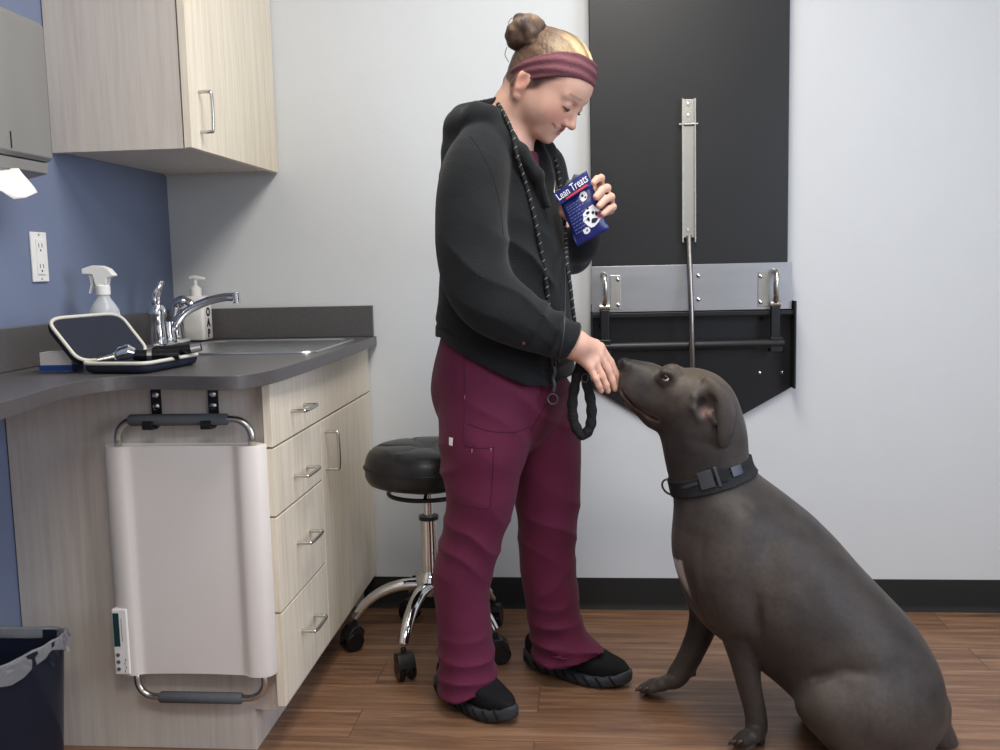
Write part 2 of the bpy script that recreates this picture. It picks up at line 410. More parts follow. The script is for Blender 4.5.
# ================================================================== WORKTOP with sink cut-out
WT, WB = .91, .88
SX0, SX1, SY0, SY1 = .19, .635, -.60, -.14
out = spline([(.675, -.02), (.677, -.4), (.676, -.7), (.668, -.95), (.655, -1.06), (.628, -1.12), (.585, -1.135), (.50, -1.118), (.42, -1.105), (.365, -1.108), (.33, -1.135), (.308, -1.19), (.303, -1.27), (.312, -1.35), (.325, -1.45), (.345, -1.65), (.36, -2.0), (.36, -2.4)], 5)
outline = [(0.002, -.0025)]+[(.675, -.0025)]+[(p[0], p[1]) for p in out]+[(0.002, -2.4)]
outline = outline[::-1]
b = bmesh.new()
def loop(pts, z):
    vs = [b.verts.new((x, y, z)) for x, y in pts]; return vs, [b.edges.new((vs[i], vs[(i+1) % len(vs)])) for i in range(len(vs))]
def rrect(x0, y0, x1, y1, r, n=5):
    o = []
    for cx, cy, a0 in ((x1-r, y1-r, 0), (x0+r, y1-r, 90), (x0+r, y0+r, 180), (x1-r, y0+r, 270)):
        for k in range(n+1):
            a = math.radians(a0+90*k/n); o.append((cx+r*math.cos(a), cy+r*math.sin(a)))
    return o
hole = rrect(SX0+.012, SY0+.012, SX1-.012, SY1-.012, .04)
o1, e1 = loop(outline, WT); h1, e2 = loop(hole, WT)
r_ = bmesh.ops.triangle_fill(b, use_beauty=True, edges=e1+e2)
ext = bmesh.ops.extrude_face_region(b, geom=[f for f in b.faces]); bmesh.ops.translate(b, verts=[v for v in ext['geom'] if isinstance(v, bmesh.types.BMVert)], vec=(0, 0, WB-WT))
bmesh.ops.recalc_face_normals(b, faces=b.faces); me = bpy.data.meshes.new('worktop'); b.to_mesh(me); b.free()
wt = finish('worktop', me, counter_m, None, ang=40, bevel=.005, seg=3); wt.modifiers['bevel'].harden_normals = False
tag(wt, 'dark grey laminate worktop with a curved front edge on the pale cabinet', 'worktop')
bs = thing('backsplash', (.02, -.5, .91), 'dark grey backsplash upstand behind the sink on both walls', 'backsplash')
G().box((.021, -.021, .9105), (.668, -.003, 1.01)).build('rear_strip', counter_m, bs, bevel=.002)
G().box((.003, -2.4, .9105), (.0208, -.003, 1.01)).build('side_strip', counter_m, bs, bevel=.002)

# ================================================================== SINK
sk = thing('sink', (.39, -.46, .91), 'stainless steel drop-in sink set in the grey worktop', 'sink')
def ringz(pts, z): return [(x, y, z) for x, y in pts]
FX0 = .035; FY1 = -.06
R = [ringz(rrect(SX0-.012, SY0-.012, SX1+.008, SY1+.012, .045), .9108), ringz(rrect(SX0-.010, SY0-.010, SX1+.006, SY1+.010, .045), .915), ringz(rrect(SX0+.006, SY0+.006, SX1-.006, SY1-.006, .045), .915),
     ringz(rrect(SX0+.016, SY0+.016, SX1-.016, SY1-.016, .045), .905), ringz(rrect(SX0+.02, SY0+.02, SX1-.02, SY1-.02, .045), .78), ringz(rrect(SX0+.05, SY0+.05, SX1-.05, SY1-.05, .04), .765)]
G().rings(R).build('basin', steel, sk, ang=50)
G().lathe([(.0, .0), (.035, .0), (.035, .003), (.0, .003)], (.39, -.46, .765)).build('drain', chrome, sk)

# faucet : centre deck plate, tall wrist-blade handle, low swing spout, second handle
fc = thing('faucet', (.10, -.32, .911), 'chrome faucet with a long arched spout and upright lever beside the sink', 'faucet')
G().rings([ringz(rrect(.065, -.46, .135, -.18, .034), .911), ringz(rrect(.063, -.462, .137, -.178, .036), .920), ringz(rrect(.07, -.455, .13, -.185, .03), .928)]).build('deck_plate', chrome, fc, ang=45)
G().lathe([(.024, 0), (.026, .01), (.022, .03), (.021, .06), (.0, .062)], (.112, -.31, .925)).build('spout_base', chrome, fc, ang=50)
sp = spline([(.112, -.31, .945), (.132, -.31, .972), (.165, -.31, 1.01), (.225, -.305, 1.04), (.285, -.30, 1.054), (.322, -.30, 1.053)], 7)
sp_o = G().tube(sp, [.0145]*6+[.0125]*(len(sp)-6), 16).build('spout', chrome, fc, ang=60)
G().cyl((.322, -.30, 1.068), (.324, -.30, 1.036), .013, 20).build('aerator', chrome, sp_o, bevel=.002)
# tall lever on the near end, round one on the far end
hx, hy = .115, -.385
h = G().lathe([(.026, 0), (.027, .012), (.024, .05), (.023, .075), (.026, .082), (.024, .10), (.018, .112), (.0, .114)], (hx, hy, .925), 28).build('valve', chrome, fc, ang=50)
G().tube(spline([(hx, hy, 1.03), (hx-.004, hy, 1.06), (hx+.008, hy, 1.09), (hx+.022, hy, 1.108)], 5), [.013]*3+[.0155]*6+[.013]*5+[.009]*2, 14, flat=.8).build('lever', chrome, h, ang=70)
hy = -.235
h = G().lathe([(.024, 0), (.025, .012), (.021, .05), (.022, .075), (.0, .08)], (.10, hy, .925), 28).build('valve', chrome, fc, ang=50)
G().tube(spline([(.10, hy, 1.0), (.108, hy, 1.03), (.13, hy, 1.044), (.152, hy, 1.036), (.162, hy, 1.02)], 5), [.014]*6+[.017]*6+[.013]*9, 14).build('lever', chrome, h, ang=70)

# ---------------------------------------------------------------- soap dispenser
sb = thing('soap_dispenser', (.115, -.095, .911), 'white square soap pump bottle with black letters beside the faucet', 'soap bottle')
def rbox(c, w, d, z0, z1, r, top=.01):
    f = lambda k, z: ringz(rrect(c[0]-w/2+k, c[1]-d/2+k, c[0]+w/2-k, c[1]+d/2-k, max(r-k, .002)), z)
    return G().rings([f(.003, z0), f(0, z0+.004), f(0, z1-top), f(.002, z1-top*.4), f(.009, z1)])
rbox((.115, -.095), .072, .078, .9155, 1.054, .010).build('bottle', ceram, sb, ang=40)
pm = G().lathe([(.017, 0), (.018, .002), (.018, .024), (.012, .030), (.006, .036), (.006, .054), (.0, .054)], (.115, -.095, 1.053)).build('pump', white_pl, sb, ang=40)
G().tube([(.097, -.095, 1.112), (.115, -.095, 1.114), (.147, -.095, 1.108)], [.006, .0075, .005], 12).build('nozzle', white_pl, pm, ang=60)
for i, ch in enumerate('SOAP'):
    me = text_mesh(ch, .036, .0006, .0018)
    me.transform(Matrix.Translation((.1513, -.095, 1.036-.034*i)) @ Matrix.Rotation(math.pi/2, 4, 'Z') @ Matrix.Rotation(math.pi/2, 4, 'X') @ Matrix.Scale(1.0, 4))
    finish('letter', me, prt_blk, sb, smooth=False)

# ---------------------------------------------------------------- spray bottle (near the blue wall)
sx, sy = .118, -.70
sp = thing('spray_bottle', (sx, sy, .911), 'clear white trigger spray bottle in front of the blue wall', 'spray bottle')
G().lathe([(0, 0), (.034, 0), (.038, .006), (.038, .115), (.036, .128), (.027, .143), (.017, .158), (.014, .172), (.015, .178), (.0, .178)], (sx, sy, .911), 36).build('bottle', clear_m, sp, ang=50)
G().lathe([(.018, 0), (.018, .022), (.014, .026), (0, .026)], (sx, sy, 1.078), 28).build('collar', white_pl, sp, ang=40)
hd = G().prism([(-.048, .043), (-.048, .030), (-.020, .028), (-.014, 0), (.014, 0), (.018, .018), (.034, .022), (.036, .026), (.022, .042), (.004, .050), (-.02, .051)], -.013, .013, lambda a, b_, h: (sx+a, sy+h, 1.102+b_)).build('trigger_head', white_pl, sp, bevel=.004, seg=3, ang=50)
G().prism([(-.034, .032), (-.022, .032), (-.022, .004), (-.033, -.020), (-.037, -.018), (-.030, .006)], -.006, .006, lambda a, b_, h: (sx+a, sy+h, 1.10+b_)).build('trigger', white_pl, hd, bevel=.002)

# ---------------------------------------------------------------- open instrument case, otoscope pieces
H0 = np.array([.235, -1.055]); H1 = np.array([.285, -.815]); O0 = np.array([.398, -1.078]); O1 = np.array([.43, -.85])
def quad_round(A, B, C, D, r=.03, n=6):
    pts = [A, B, C, D]; o = []
    for i in range(4):
        p, a, c = pts[i], pts[i-1], pts[(i+1) % 4]; ua = (a-p)/np.linalg.norm(a-p); uc = (c-p)/np.linalg.norm(c-p)
        for k in range(n+1):
            t = k/n; s0 = p+ua*r; s1 = p+uc*r; o.append((1-t)**2*s0+2*t*(1-t)*p+t*t*s1)
    return o
ic = thing('instrument_case', (.33, -.97, .911), 'open navy zip case with cream piping holding an otoscope set', 'case')
q = quad_round(H0, O0, O1, H1)
cen = sum(q)/len(q)
lower = lambda z, k: [(*(cen+(p-cen)*k), z) for p in q]
G().rings([lower(.9115, .90), lower(.914, .96), lower(.922, 1.0), lower(.931, 1.0), lower(.931, .93), lower(.921, .90)]).build('tray', navy_m, ic, ang=60)
G().tube(lower(.934, 1.0), .0042, 10, closed=True).build('piping', cream_m, ic, ang=180)
up = np.array([-.072, 0, .098]); hin = np.array([-.135, .02, 0]); 
lq = quad_round(np.array([0., 0]), np.array([1., 0]), np.array([1., 1.]), np.array([0., 1.]), .22)
def lid(a, b_, off=0):
    base = np.array([*(H0+(H1-H0)*a), .936]); n = np.cross(np.array([*(H1-H0), 0]), up); n /= np.linalg.norm(n)
    bulge = off
    return tuple(base+up*b_+n*bulge)
def lr(k, off): return [lid(.5+(a-.5)*k, .5+(b_-.5)*k, off) for a, b_ in lq]
n_ = np.cross(np.array([*(H1-H0), 0]), up); sg = 1 if n_[0] < 0 else -1
ld = G().rings([lr(1, 0), lr(1.0, .010*sg), lr(.93, .020*sg), lr(.6, .023*sg)]).build('lid', navy_m, ic, ang=60)
G().rings([lr(.96, -.001*sg), lr(.90, .008*sg)], cap=True).build('lining', navy_m, ld, ang=60)
G().tube(lr(1.0, -.001*sg), .0042, 10, closed=True).build('piping', cream_m, ld, ang=180)
# instruments lying across the tray
ot = thing('otoscope', (.31, -.98, .93), 'black and chrome otoscope lying in the left half of the open case', 'otoscope')
G().tube([(.262, -1.03, .938), (.276, -1.02, .940), (.292, -1.01, .943)], [.0055, .008, .0095], 16).build('specula_tip', nickel, ot)
G().tube([(.296, -1.008, .945), (.304, -1.0, .950), (.320, -.995, .954), (.330, -.99, .950)], [.010, .016, .018, .012], 18).build('head', chrome, ot)
G().tube([(.330, -.99, .946), (.345, -.985, .944), (.425, -.962, .943)], [.0125, .0135, .0125], 18).build('handle', gloss_blk, ot)
G().tube([(.358, -.981, .944), (.368, -.978, .944)], .0142, 18).build('band', nickel, ot)
oh = thing('ophthalmoscope', (.38, -.92, .93), 'chrome and black ophthalmoscope handle lying in the right half of the open case', 'ophthalmoscope')
G().tube([(.345, -.925, .945), (.352, -.922, .948), (.372, -.918, .948)], [.010, .013, .012], 18).build('head', gloss_blk, oh)
G().tube([(.374, -.918, .947), (.43, -.905, .951)], [.0125, .0115], 18).build('handle', gloss_blk, oh)
G().tube([(.43, -.905, .951), (.452, -.90, .955)], [.0118, .010], 18).build('chrome_cap', chrome, oh)
# small box behind the case
sbx = thing('small_box', (.075, -.965, .911), 'small pale grey and blue carton behind the open case', 'box')
G().box((.107, -1.0, .911), (.187, -.95, .917)).box((.109, -.998, .917), (.185, -.952, .955)).build('carton', scale_m, sbx, bevel=.001)
G().box((.108, -1.0015, .9125), (.1875, -.952, .926)).build('printed_band', label_blue, sbx)

# ---------------------------------------------------------------- outlet on the blue wall
oy0, oy1, oz0, oz1 = -.822, -.752, 1.115, 1.238
pl = thing('power_outlet', (.002, -.787, 1.115), 'white four-way outlet plate on the blue wall', 'outlet')
G().box((.0005, oy0, oz0), (.006, oy1, oz1)).build('wall_plate', white_pl, pl, bevel=.002)
om = (oy0+oy1)/2
G().box((.006, om-.017, oz0+.018), (.0085, om+.017, oz1-.018)).build('socket_block', white_pl, pl, bevel=.001)
for zc in (oz0+.036, oz1-.036):
    s_ = G()
    s_.box((.0085, om-.008, zc-.002), (.009, om-.006, zc+.008)).box((.0085, om+.006, zc-.002), (.009, om+.008, zc+.008)).cyl((.0085, om, zc-.009), (.009, om, zc-.009), .0028, 10)
    s_.build('socket', prt_blk, pl, smooth=False)
for zc in (oz0+.007, oz1-.007): G().cyl((.006, om, zc), (.007, om, zc), .003, 12).build('screw', nickel, pl)

# ---------------------------------------------------------------- paper towel dispenser
pt = thing('paper_towel_dispenser', (0, -1.15, 1.37), 'stainless paper towel dispenser on the blue wall left of the upper cabinet', 'towel dispenser')
DX = .15
prf = [(.001, 1.70), (DX-.01, 1.695), (DX, 1.685), (DX, 1.395), (DX-.008, 1.387), (.001, 1.370)]
G().prism([(a, b_) for a, b_ in prf], -1.33, -.951, lambda a, b_, h: (a, h, b_)).build('housing', disp_m, pt, bevel=.003)
G().prism([(.001, 1.369), (DX-.010, 1.384), (DX-.012, 1.360), (.02, 1.335), (.001, 1.335)], -1.325, -.956, lambda a, b_, h: (a, h, b_)).build('bottom_lip', disp_m, pt, bevel=.002)
G().box((DX, -1.115, 1.40), (DX+.0008, -1.110, 1.435)).build('slot', prt_blk, pt)
tw = G(); R_ = []
for i in range(7):
    z = 1.36-.012*i; R_.append([(.03+.12*j/14+.006*i*(j/14), -1.30+.22*j/14+.012*math.sin(j*1.7+i*.5)-.02*(j/14)*i/6, z+.014*math.sin(j*.9)*(i/6)+.02*(j/14)*(i/6)) for j in range(15)])
v = [p for r in R_ for p in r]; tw.add(v, [(i*15+j, i*15+j+1, (i+1)*15+j+1, (i+1)*15+j) for i in range(6) for j in range(14)])
o = tw.build('paper_towel', paper_m, None, ang=180); so = o.modifiers.new('s', 'SOLIDIFY'); so.thickness = .0015
tag(o, 'crumpled white paper towel hanging from the steel dispenser', 'paper towel')

# ---------------------------------------------------------------- upper cabinet
uc = thing('wall_cabinet', (.17, -.35, 1.44), 'pale ash upper cabinet with one handled door in the corner', 'cabinet')
UX, UY, UZ, UT = .350, -.69, 1.441, 2.25
g = G().box((.003, UY, UZ), (UX, UY+.018, UT)).box((.003, -.02, UZ), (UX, -.003, UT)).box((.003, UY+.018, UZ+.006), (UX, -.02, UZ+.024)).box((.003, UY+.018, UT-.018), (UX, -.02, UT)).box((.003, UY+.018, UZ+.024), (.015, -.02, UT-.018))
g.build('carcass', cab_m, uc, bevel=.0008)
dr = G().box((UX+.004, UY-.003, UZ+.001), (UX+.024, -.006, UT)).build('door', cab_lit, uc, bevel=.0012)
bar_handle((UX+.024, -.632, 1.488), (UX+.024, -.632, 1.588), .034, dr)

# ---------------------------------------------------------------- scale hung on the end panel
sc = thing('scale', (.45, -1.02, .2), 'white portable pet scale hanging by its handle on the cabinet end panel', 'scale')
ZS0, ZS1 = .203, .742
pf = []
xs = np.linspace(.256, .634, 47)
fr = []
for x in xs:
    t = min(x-.256, .634-x)
    if t < .045: y = -1.012-.030*math.sqrt(max(0, 1-(1-t/.045)**2)) if t < .045 else 0
    else: y = -1.042+.010*min(1, (t-.045)/.022)**2
    fr.append((x, y))
prof2 = fr+[(.634, -1.005), (.61, -.990), (.28, -.990), (.256, -1.005)]
n2 = len(prof2)
def sl(z, k=1.0, bow=0): return [(.445+(x-.445)*k, -1.012+(y+1.012)*k, z+(bow*(1-((x-.445)/.189)**2))) for x, y in prof2]
G().rings([sl(ZS0+.004, .975, .006), sl(ZS0, .99, .006), sl(ZS0+.006, 1, .006), sl(ZS1-.006, 1, .0), sl(ZS1, .99), sl(ZS1-.002, .97)]).build('platform', scale_m, sc, ang=50)
for side, (zb, zt, x0, x1, gx0, gx1) in enumerate(((ZS1-.012, .800, .292, .606, .322, .553), (ZS0+.012, .145, .300, .606, .352, .550))):
    r = .042; s1 = 1 if side == 0 else -1
    pts = [(x0, -1.018, zb), (x0, -1.018, zt-s1*r)]+[(x0+r-r*math.cos(a), -1.018, zt-s1*r+s1*r*math.sin(a)) for a in np.linspace(.2, math.pi/2, 7)]
    pts += [(x1-r+r*math.sin(a), -1.018, zt-s1*r+s1*r*math.cos(a)) for a in np.linspace(0, math.pi/2-.2, 7)]+[(x1, -1.018, zt-s1*r), (x1, -1.018, zb)]
    hn = G().tube(pts, .0085, 14).build('carry_handle', nickel, sc, ang=180)
    G().tube([(gx0, -1.018, zt), (gx0+.004, -1.018, zt), (gx1-.004, -1.018, zt), (gx1, -1.018, zt)], [.011, .0135, .0135, .011], 20).build('foam_grip', grip_m, hn, ang=50)
dpn = G().box((.262, -1.046, .21), (.298, -1.030, .366)).build('display_panel', white_pl, sc, bevel=.003)
G().box((.2655, -1.0475, .278), (.2795, -1.0462, .357)).build('screen', lcd, dpn)
for zc in (.258, .241, .224): G().cyl((.2725, -1.046, zc), (.2725, -1.049, zc), .0045, 16).build('button', grip_m, dpn, bevel=.001)
for i in range(4): G().box((.2865+.0026*(i % 2), -1.0468, .216+.009*i), (.2878+.0026*(i % 2), -1.0460, .222+.009*i)).build('printed_mark', grip_m, dpn, smooth=False)
g = G(); g.box((.2845, -1.0468, .29), (.2852, -1.0460, .345)); g.build('printed_mark', grip_m, dpn, smooth=False)
for hx_, w_ in ((.372, 'left'), (.507, 'right')):
    hk = thing('wall_hook', (hx_, YE, .80), w_+' black metal hook bracket holding the top handle of the scale', 'hook')
    pts = [(YE-.0005, .885), (YE-.0005, .800), (-.997, .782), (-1.012, .778), (-1.036, .780), (-1.039, .790), (-1.035, .798), (-1.033, .800), (-1.031, .798), (-1.033, .790), (-1.033, .786), (-1.012, .7835), (-.998, .788), (YE-.0045, .804), (YE-.0045, .885)]
    G().prism([(a, b_) for a, b_ in pts][::-1], hx_-.012, hx_+.012, lambda a, b_, h: (h, a, b_)).build('bracket', blk_steel, hk, bevel=.0008)
    for zc in (.853, .826): G().lathe([(.0085, 0), (.008, .0015), (.005, .003), (0, .0032)], (hx_, YE-.0045, zc), 18, Matrix.Rotation(math.pi/2, 3, 'X')).build('screw', chrome, hk)

# ---------------------------------------------------------------- trash bin and liner
tb = thing('trash_bin', (.1, -1.32, 0), 'smoky navy plastic trash bin against the blue wall', 'trash bin')
def binring(k, z, dn=0):
    pts = [(.012, -1.14), (.17, -1.135), (.205, -1.145), (.218, -1.18), (.205, -1.27), (.16, -1.42), (.12, -1.50), (.07, -1.53), (.012, -1.53)]
    sp_ = spline(pts, 5); c = np.array([.09, -1.33])
    return [(max(.006, c[0]+(p[0]-c[0])*k), c[1]+(p[1]-c[1])*k, z) for p in sp_]
G().rings([binring(.84, 0), binring(.86, .006), binring(.98, .340), binring(1.0, .345), binring(1.0, .353), binring(.975, .353), binring(.965, .335), binring(.84, .014)]).build('bin_body', bin_m, tb, ang=60)
R_ = []
N_ = len(binring(1, 0))
for k, z, a in ((.962, .335, .002), (.975, .357, .002), (1.0, .3585, .003), (1.012, .354, .003), (1.016, .342, .004), (1.022, .325, .006)):
    rg = binring(k, z); R_.append([(p[0]+a*math.sin(i*2.1), p[1]+a*math.sin(i*1.3+1), p[2]-(max(0, 1.018-1) if 0 else 0)+(a*2.2*math.sin(i*.8) if k > 1.01 else 0)) for i, p in enumerate(rg)])
li = G().rings(R_, cap=False).build('bin_liner', liner_m, None, ang=180); tag(li, 'clear crumpled plastic liner folded over the rim of the navy bin', 'bin liner')

# ================================================================== STOOL
stx, sty = .885, -.34
st = thing('stool', (stx, sty, 0), 'round black vinyl stool on a chrome five-castor base behind the person', 'stool')
R_ = []; n = 64
pr_ = [(.0, .505), (.10, .503), (.155, .503), (.172, .510), (.181, .527), (.182, .552), (.179, .575), (.174, .588), (.166, .600), (.145, .612), (.10, .616), (.05, .613), (.012, .603), (0, .602)]
for r, z in pr_:
    ring = []
    for k in range(n):
        a = 2*math.pi*k/n; dz = 0
        if z > .59 and r > .005:
            d = 0
            for q_ in range(6):
                d += .012*math.exp(-((r*math.cos(a)-.085*math.cos(q_*math.pi/3))**2+(r*math.sin(a)-.085*math.sin(q_*math.pi/3))**2)/.0005)
            d += .005*math.exp(-(math.sin(a*3)**2)/.02)*min(1, r/.1)
            dz = -d
        ring.append((stx+r*math.cos(a), sty+r*math.sin(a), z+dz))
    R_.append(ring)
se = G().rings(R_).build('seat', vinyl, st, ang=180)
G().tube([(stx+.184*math.cos(a), sty+.184*math.sin(a), .555) for a in np.linspace(0, 2*math.pi, 65)[:-1]], .0022, 8, closed=True).build('seam_piping', vinyl, se, ang=180)
for q_ in range(6):
    G().lathe([(.008, 0), (.0075, .003), (.004, .005), (0, .0055)], (stx+.085*math.cos(q_*math.pi/3), sty+.085*math.sin(q_*math.pi/3), .600), 14).build('tuft_button', vinyl, se, ang=180)
G().cyl((stx, sty, .485), (stx, sty, .5035), .09, 32).build('seat_plate', blk_steel, st, bevel=.002)
rg = G().tube([(stx+.115*math.cos(a), sty+.115*math.sin(a), .473) for a in np.linspace(0, 2*math.pi, 49)[:-1]], .0065, 10, closed=True)
for a in (.6, 2.7, 4.8): rg.tube([(stx+.04*math.cos(a), sty+.04*math.sin(a), .487), (stx+.115*math.cos(a), sty+.115*math.sin(a), .473)], .005, 8)
rg.build('height_ring', blk_steel, st, ang=180)
G().cyl((stx, sty, .37), (stx, sty, .49), .0145, 24).build('piston', chrome, st)
G().lathe([(.0, .21), (.025, .21), (.025, .392), (.0, .392)], (stx, sty, 0), 28).build('sleeve', chrome, st, ang=40)
G().lathe([(.0, .39), (.029, .39), (.029, .402), (.0, .402)], (stx, sty, 0), 28).build('sleeve_collar', blk_pl, st, ang=40)
G().lathe([(.0, .165), (.035, .165), (.045, .18), (.045, .215), (.03, .235), (.0, .235)], (stx, sty, 0), 28).build('hub', chrome, st, ang=40)
for a in [math.radians(x) for x in (186, 259, 331, 43, 115)]:
    ca, sa = math.cos(a), math.sin(a)
    pts = spline([(stx+r*ca, sty+r*sa, z) for r, z in ((.03, .195), (.09, .192), (.15, .172), (.200, .135), (.230, .094))], 6)
    m_ = len(pts); lg = G().tube(pts, [.023-.009*i/(m_-1) for i in range(m_)], 16, flat=.8).build('leg', chrome, st, ang=180)
    cx_, cy_ = stx+.230*ca, sty+.230*sa
    cs = G().cyl((cx_, cy_, .066), (cx_, cy_, .088), .008, 14)
    M = Matrix.Translation((cx_, cy_, 0)) @ Matrix.Rotation(a+.7, 4, 'Z')
    hood = [(-.014, .034), (-.020, .058), (-.008, .074), (.016, .076), (.034, .060), (.040, .040), (.030, .036), (.0, .040)]
    cs.prism(hood, -.024, .024, lambda p_, q_, h: tuple(M @ Vector((p_, h, q_))))
    co = cs.build('castor', blk_pl, lg, bevel=.003)
    for s_ in (-.0155, .0155):
        R3 = [tuple(M @ Vector((.012, s_-.009, .030))), tuple(M @ Vector((.012, s_+.009, .030)))]
        G().tube([R3[0], (np.array(R3[0])*.8+np.array(R3[1])*.2), (np.array(R3[0])*.2+np.array(R3[1])*.8), R3[1]], [.026, .0295, .0295, .026], 24).build('wheel', gloss_blk, lg, ang=40)

# ================================================================== FOLD-UP EXAM TABLE ON THE WALL
et = thing('folding_exam_table', (1.67, -.02, .6), 'black fold-up exam table with steel support folded against the back wall', 'exam table')
XA, XB = 1.371, 1.972
G().box((XA+.004, -.050, 1.09), (XB, -.026, 2.30)).build('tabletop', panel_m, et, bevel=.003)
G().prism([(XA, 1.0), (XA, .733), (1.672, .55), (1.685, .55), (1.995, .728), (1.995, 1.0)], -.0165, -.0045, lambda a, b_, h: (a, h, b_)).build('wall_plate', blk_steel, et, bevel=.002)
G().box((1.989, -.075, .73), (1.995, -.0168, 1.0)).build('side_flange', blk_steel, et, bevel=.001); G().box((XA-.002, -.075, .80), (XA+.004, -.0168, .98)).build('side_flange', blk_steel, et, bevel=.001)
sp_ = G().box((XA+.002, -.053, .975), (1.985, -.0505, 1.118)).build('steel_plate', plate_m, et, bevel=.001)
G().box((XA, -.062, .958), (1.99, -.054, .972)).build('lower_rail', blk_steel, et, bevel=.002)
G().cyl((XA+.03, -.083, .868), (1.955, -.083, .872), .0155, 20).build('pivot_bar', blk_steel, et)
for xc, o_ in ((1.413, 1), (1.932, -1)):
    lt = G().box((xc-.014, -.078, .880), (xc+.014, -.058, .985)).box((xc-.019, -.096, .845), (xc+.019, -.058, .893)).build('latch_arm', blk_steel, et, bevel=.004)
    G().tube(spline([(xc, -.066, .995), (xc, -.085, 1.015), (xc+.002*o_, -.092, 1.05), (xc+.002, -.086, 1.08), (xc, -.066, 1.092), (xc-.006*o_, -.056, 1.092)], 6), .0085, 14).build('latch_loop', nickel, lt, ang=180)
    G().cyl((xc-.016, -.068, .992), (xc+.016, -.068, .992), .010, 18).build('hinge_barrel', nickel, lt, bevel=.001)
    bx = xc+.034*o_
    bp_ = G().box((bx-.016, -.056, .985), (bx+.016, -.0532, 1.09)).build('catch_plate', nickel, et, bevel=.001)
    for zz in (.998, 1.077): G().lathe([(.007, 0), (.006, .003), (.003, .0045), (0, .005)], (bx+.008*o_, -.056, zz), 14, Matrix.Rotation(math.pi/2, 3, 'X')).build('rivet', chrome, bp_, ang=60)
for zz in (1.01, 1.083): G().lathe([(.007, 0), (.006, .003), (.003, .0045), (0, .005)], (1.702, -.053, zz), 14, Matrix.Rotation(math.pi/2, 3, 'X')).build('rivet', chrome, et, ang=60)
for x_, zz in ((1.40, .93), (1.90, .945), (1.965, .845), (1.965, .775), (1.895, .775), (1.39, .805)): G().lathe([(.0065, 0), (.006, .003), (.003, .0045), (0, .005)], (x_, -.0165, zz), 14, Matrix.Rotation(math.pi/2, 3, 'X')).build('bolt', chrome if zz in (.805, .775) else blk_steel, et, ang=60)
ch = G(); c0 = 1.672
ch.box((c0-.018, -.0565, 1.20), (c0+.018, -.0508, 1.615)).box((c0-.021, -.072, 1.185), (c0-.0165, -.0508, 1.615)).box((c0+.0165, -.072, 1.185), (c0+.021, -.0508, 1.615))
cho = ch.build('support_channel', nickel, et, bevel=.0008)
G().cyl((c0-.028, -.064, 1.54), (c0+.028, -.064, 1.54), .004, 12).build('locking_pin', chrome, cho)
for zz in (1.60, 1.567, 1.222): G().lathe([(.006, 0), (.005, .004), (0, .0045)], (c0, -.0565, zz), 14, Matrix.Rotation(math.pi/2, 3, 'X')).build('screw', chrome, cho, ang=60)
G().tube([(c0, -.064, 1.205), (c0, -.075, 1.15), (c0+.003, -.105, .98), (c0+.006, -.103, .80), (c0+.012, -.03, .60)], .0085, 16).build('support_rod', rod_m, et, ang=60)

# ================================================================== THE PERSON
pr = thing('person', (1.14, -.65, 0), 'person in black hoodie and maroon scrubs leaning down to feed the grey dog', 'person')
yN, yF = -.84, -.50
# ---- head frame: +X face, +Z crown, -Y her right ear (towards the camera)
HS = 1.05; th, ph = math.radians(43), math.radians(23)
ZC = .86
def zs(c): return (c[0], c[1], c[2]*ZC if c[2] < 0 else c[2])
Rp = np.array([[math.cos(th), 0, math.sin(th)], [0, 1, 0], [-math.sin(th), 0, math.cos(th)]])
Rz = np.array([[math.cos(ph), math.sin(ph), 0], [-math.sin(ph), math.cos(ph), 0], [0, 0, 1]])
HR = Rz @ Rp*HS
HO = P(521.5, 82.5, -.765)-HR @ np.array([-.020, -.076, -.024])
def H(x, y, z): return HO+HR @ np.array([x, y, z])
def unH(p):
    q = (np.asarray(p)-HO) @ HR/(HS*HS); q[:, 2] = np.where(q[:, 2] < 0, q[:, 2]/ZC, q[:, 2]); return q
HM = HR/HS
def hell(s, c, r, k=.02, op='+', M=None):
    MM = HM if M is None else HM @ M
    s.ell(H(*zs(c)), np.array(r)*HS, k, MM, op)
def hcone(s, a, b_, ra, rb, k=.01, op='+'): s.cone(H(*zs(a)), H(*zs(b_)), ra*HS, rb*HS, k, 1, op)
def skull(s):
    hell(s, (-.008, 0, .034), (.088, .075, .078), .03)
    hell(s, (-.03, 0, .005), (.070, .066, .070), .03)
body = SDF(); skull(body)
hell(body, (.042, 0, -.028), (.052, .054, .084), .035)
hell(body, (.030, 0, .03), (.062, .060, .05), .03)
for s_ in (-1, 1):
    hcone(body, (-.012, s_*.050, -.045), (.055, s_*.022, -.098), .018, .015, .025)
    hell(body, (.050, s_*.034, -.036), (.027, .026, .030), .03)       # cheek
    hell(body, (.018, s_*.044, -.040), (.040, .018, .040), .03)
    hcone(body, (.083, s_*.012, .022), (.070, s_*.045, .018), .009, .008, .012)   # brow
hell(body, (.077, 0, -.106), (.015, .018, .014), .018)
hell(body, (.068, 0, -.072), (.020, .028, .024), .02)
for s_ in (-1, 1): hell(body, (.093, s_*.031, .000), (.013, .016, .011), .012, '-')
hcone(body, (.086, 0, .006), (.106, 0, -.034), .0070, .0085, .010)
hell(body, (.1075, 0, -.039), (.0115, .0108, .0098), .008)
for s_ in (-1, 1):
    hell(body, (.098, s_*.0115, -.043), (.009, .0065, .0075), .005)
    hell(body, (.103, s_*.0065, -.0500), (.004, .003, .003), .002, '-')
    hell(body, (.078, s_*.031, -.001), (.0142, .0155, .0135), .003)    # lidded eyeball
hcone(body, (.0885, -.014, -.064), (.0885, .014, -.064), .0050, .0050, .005)
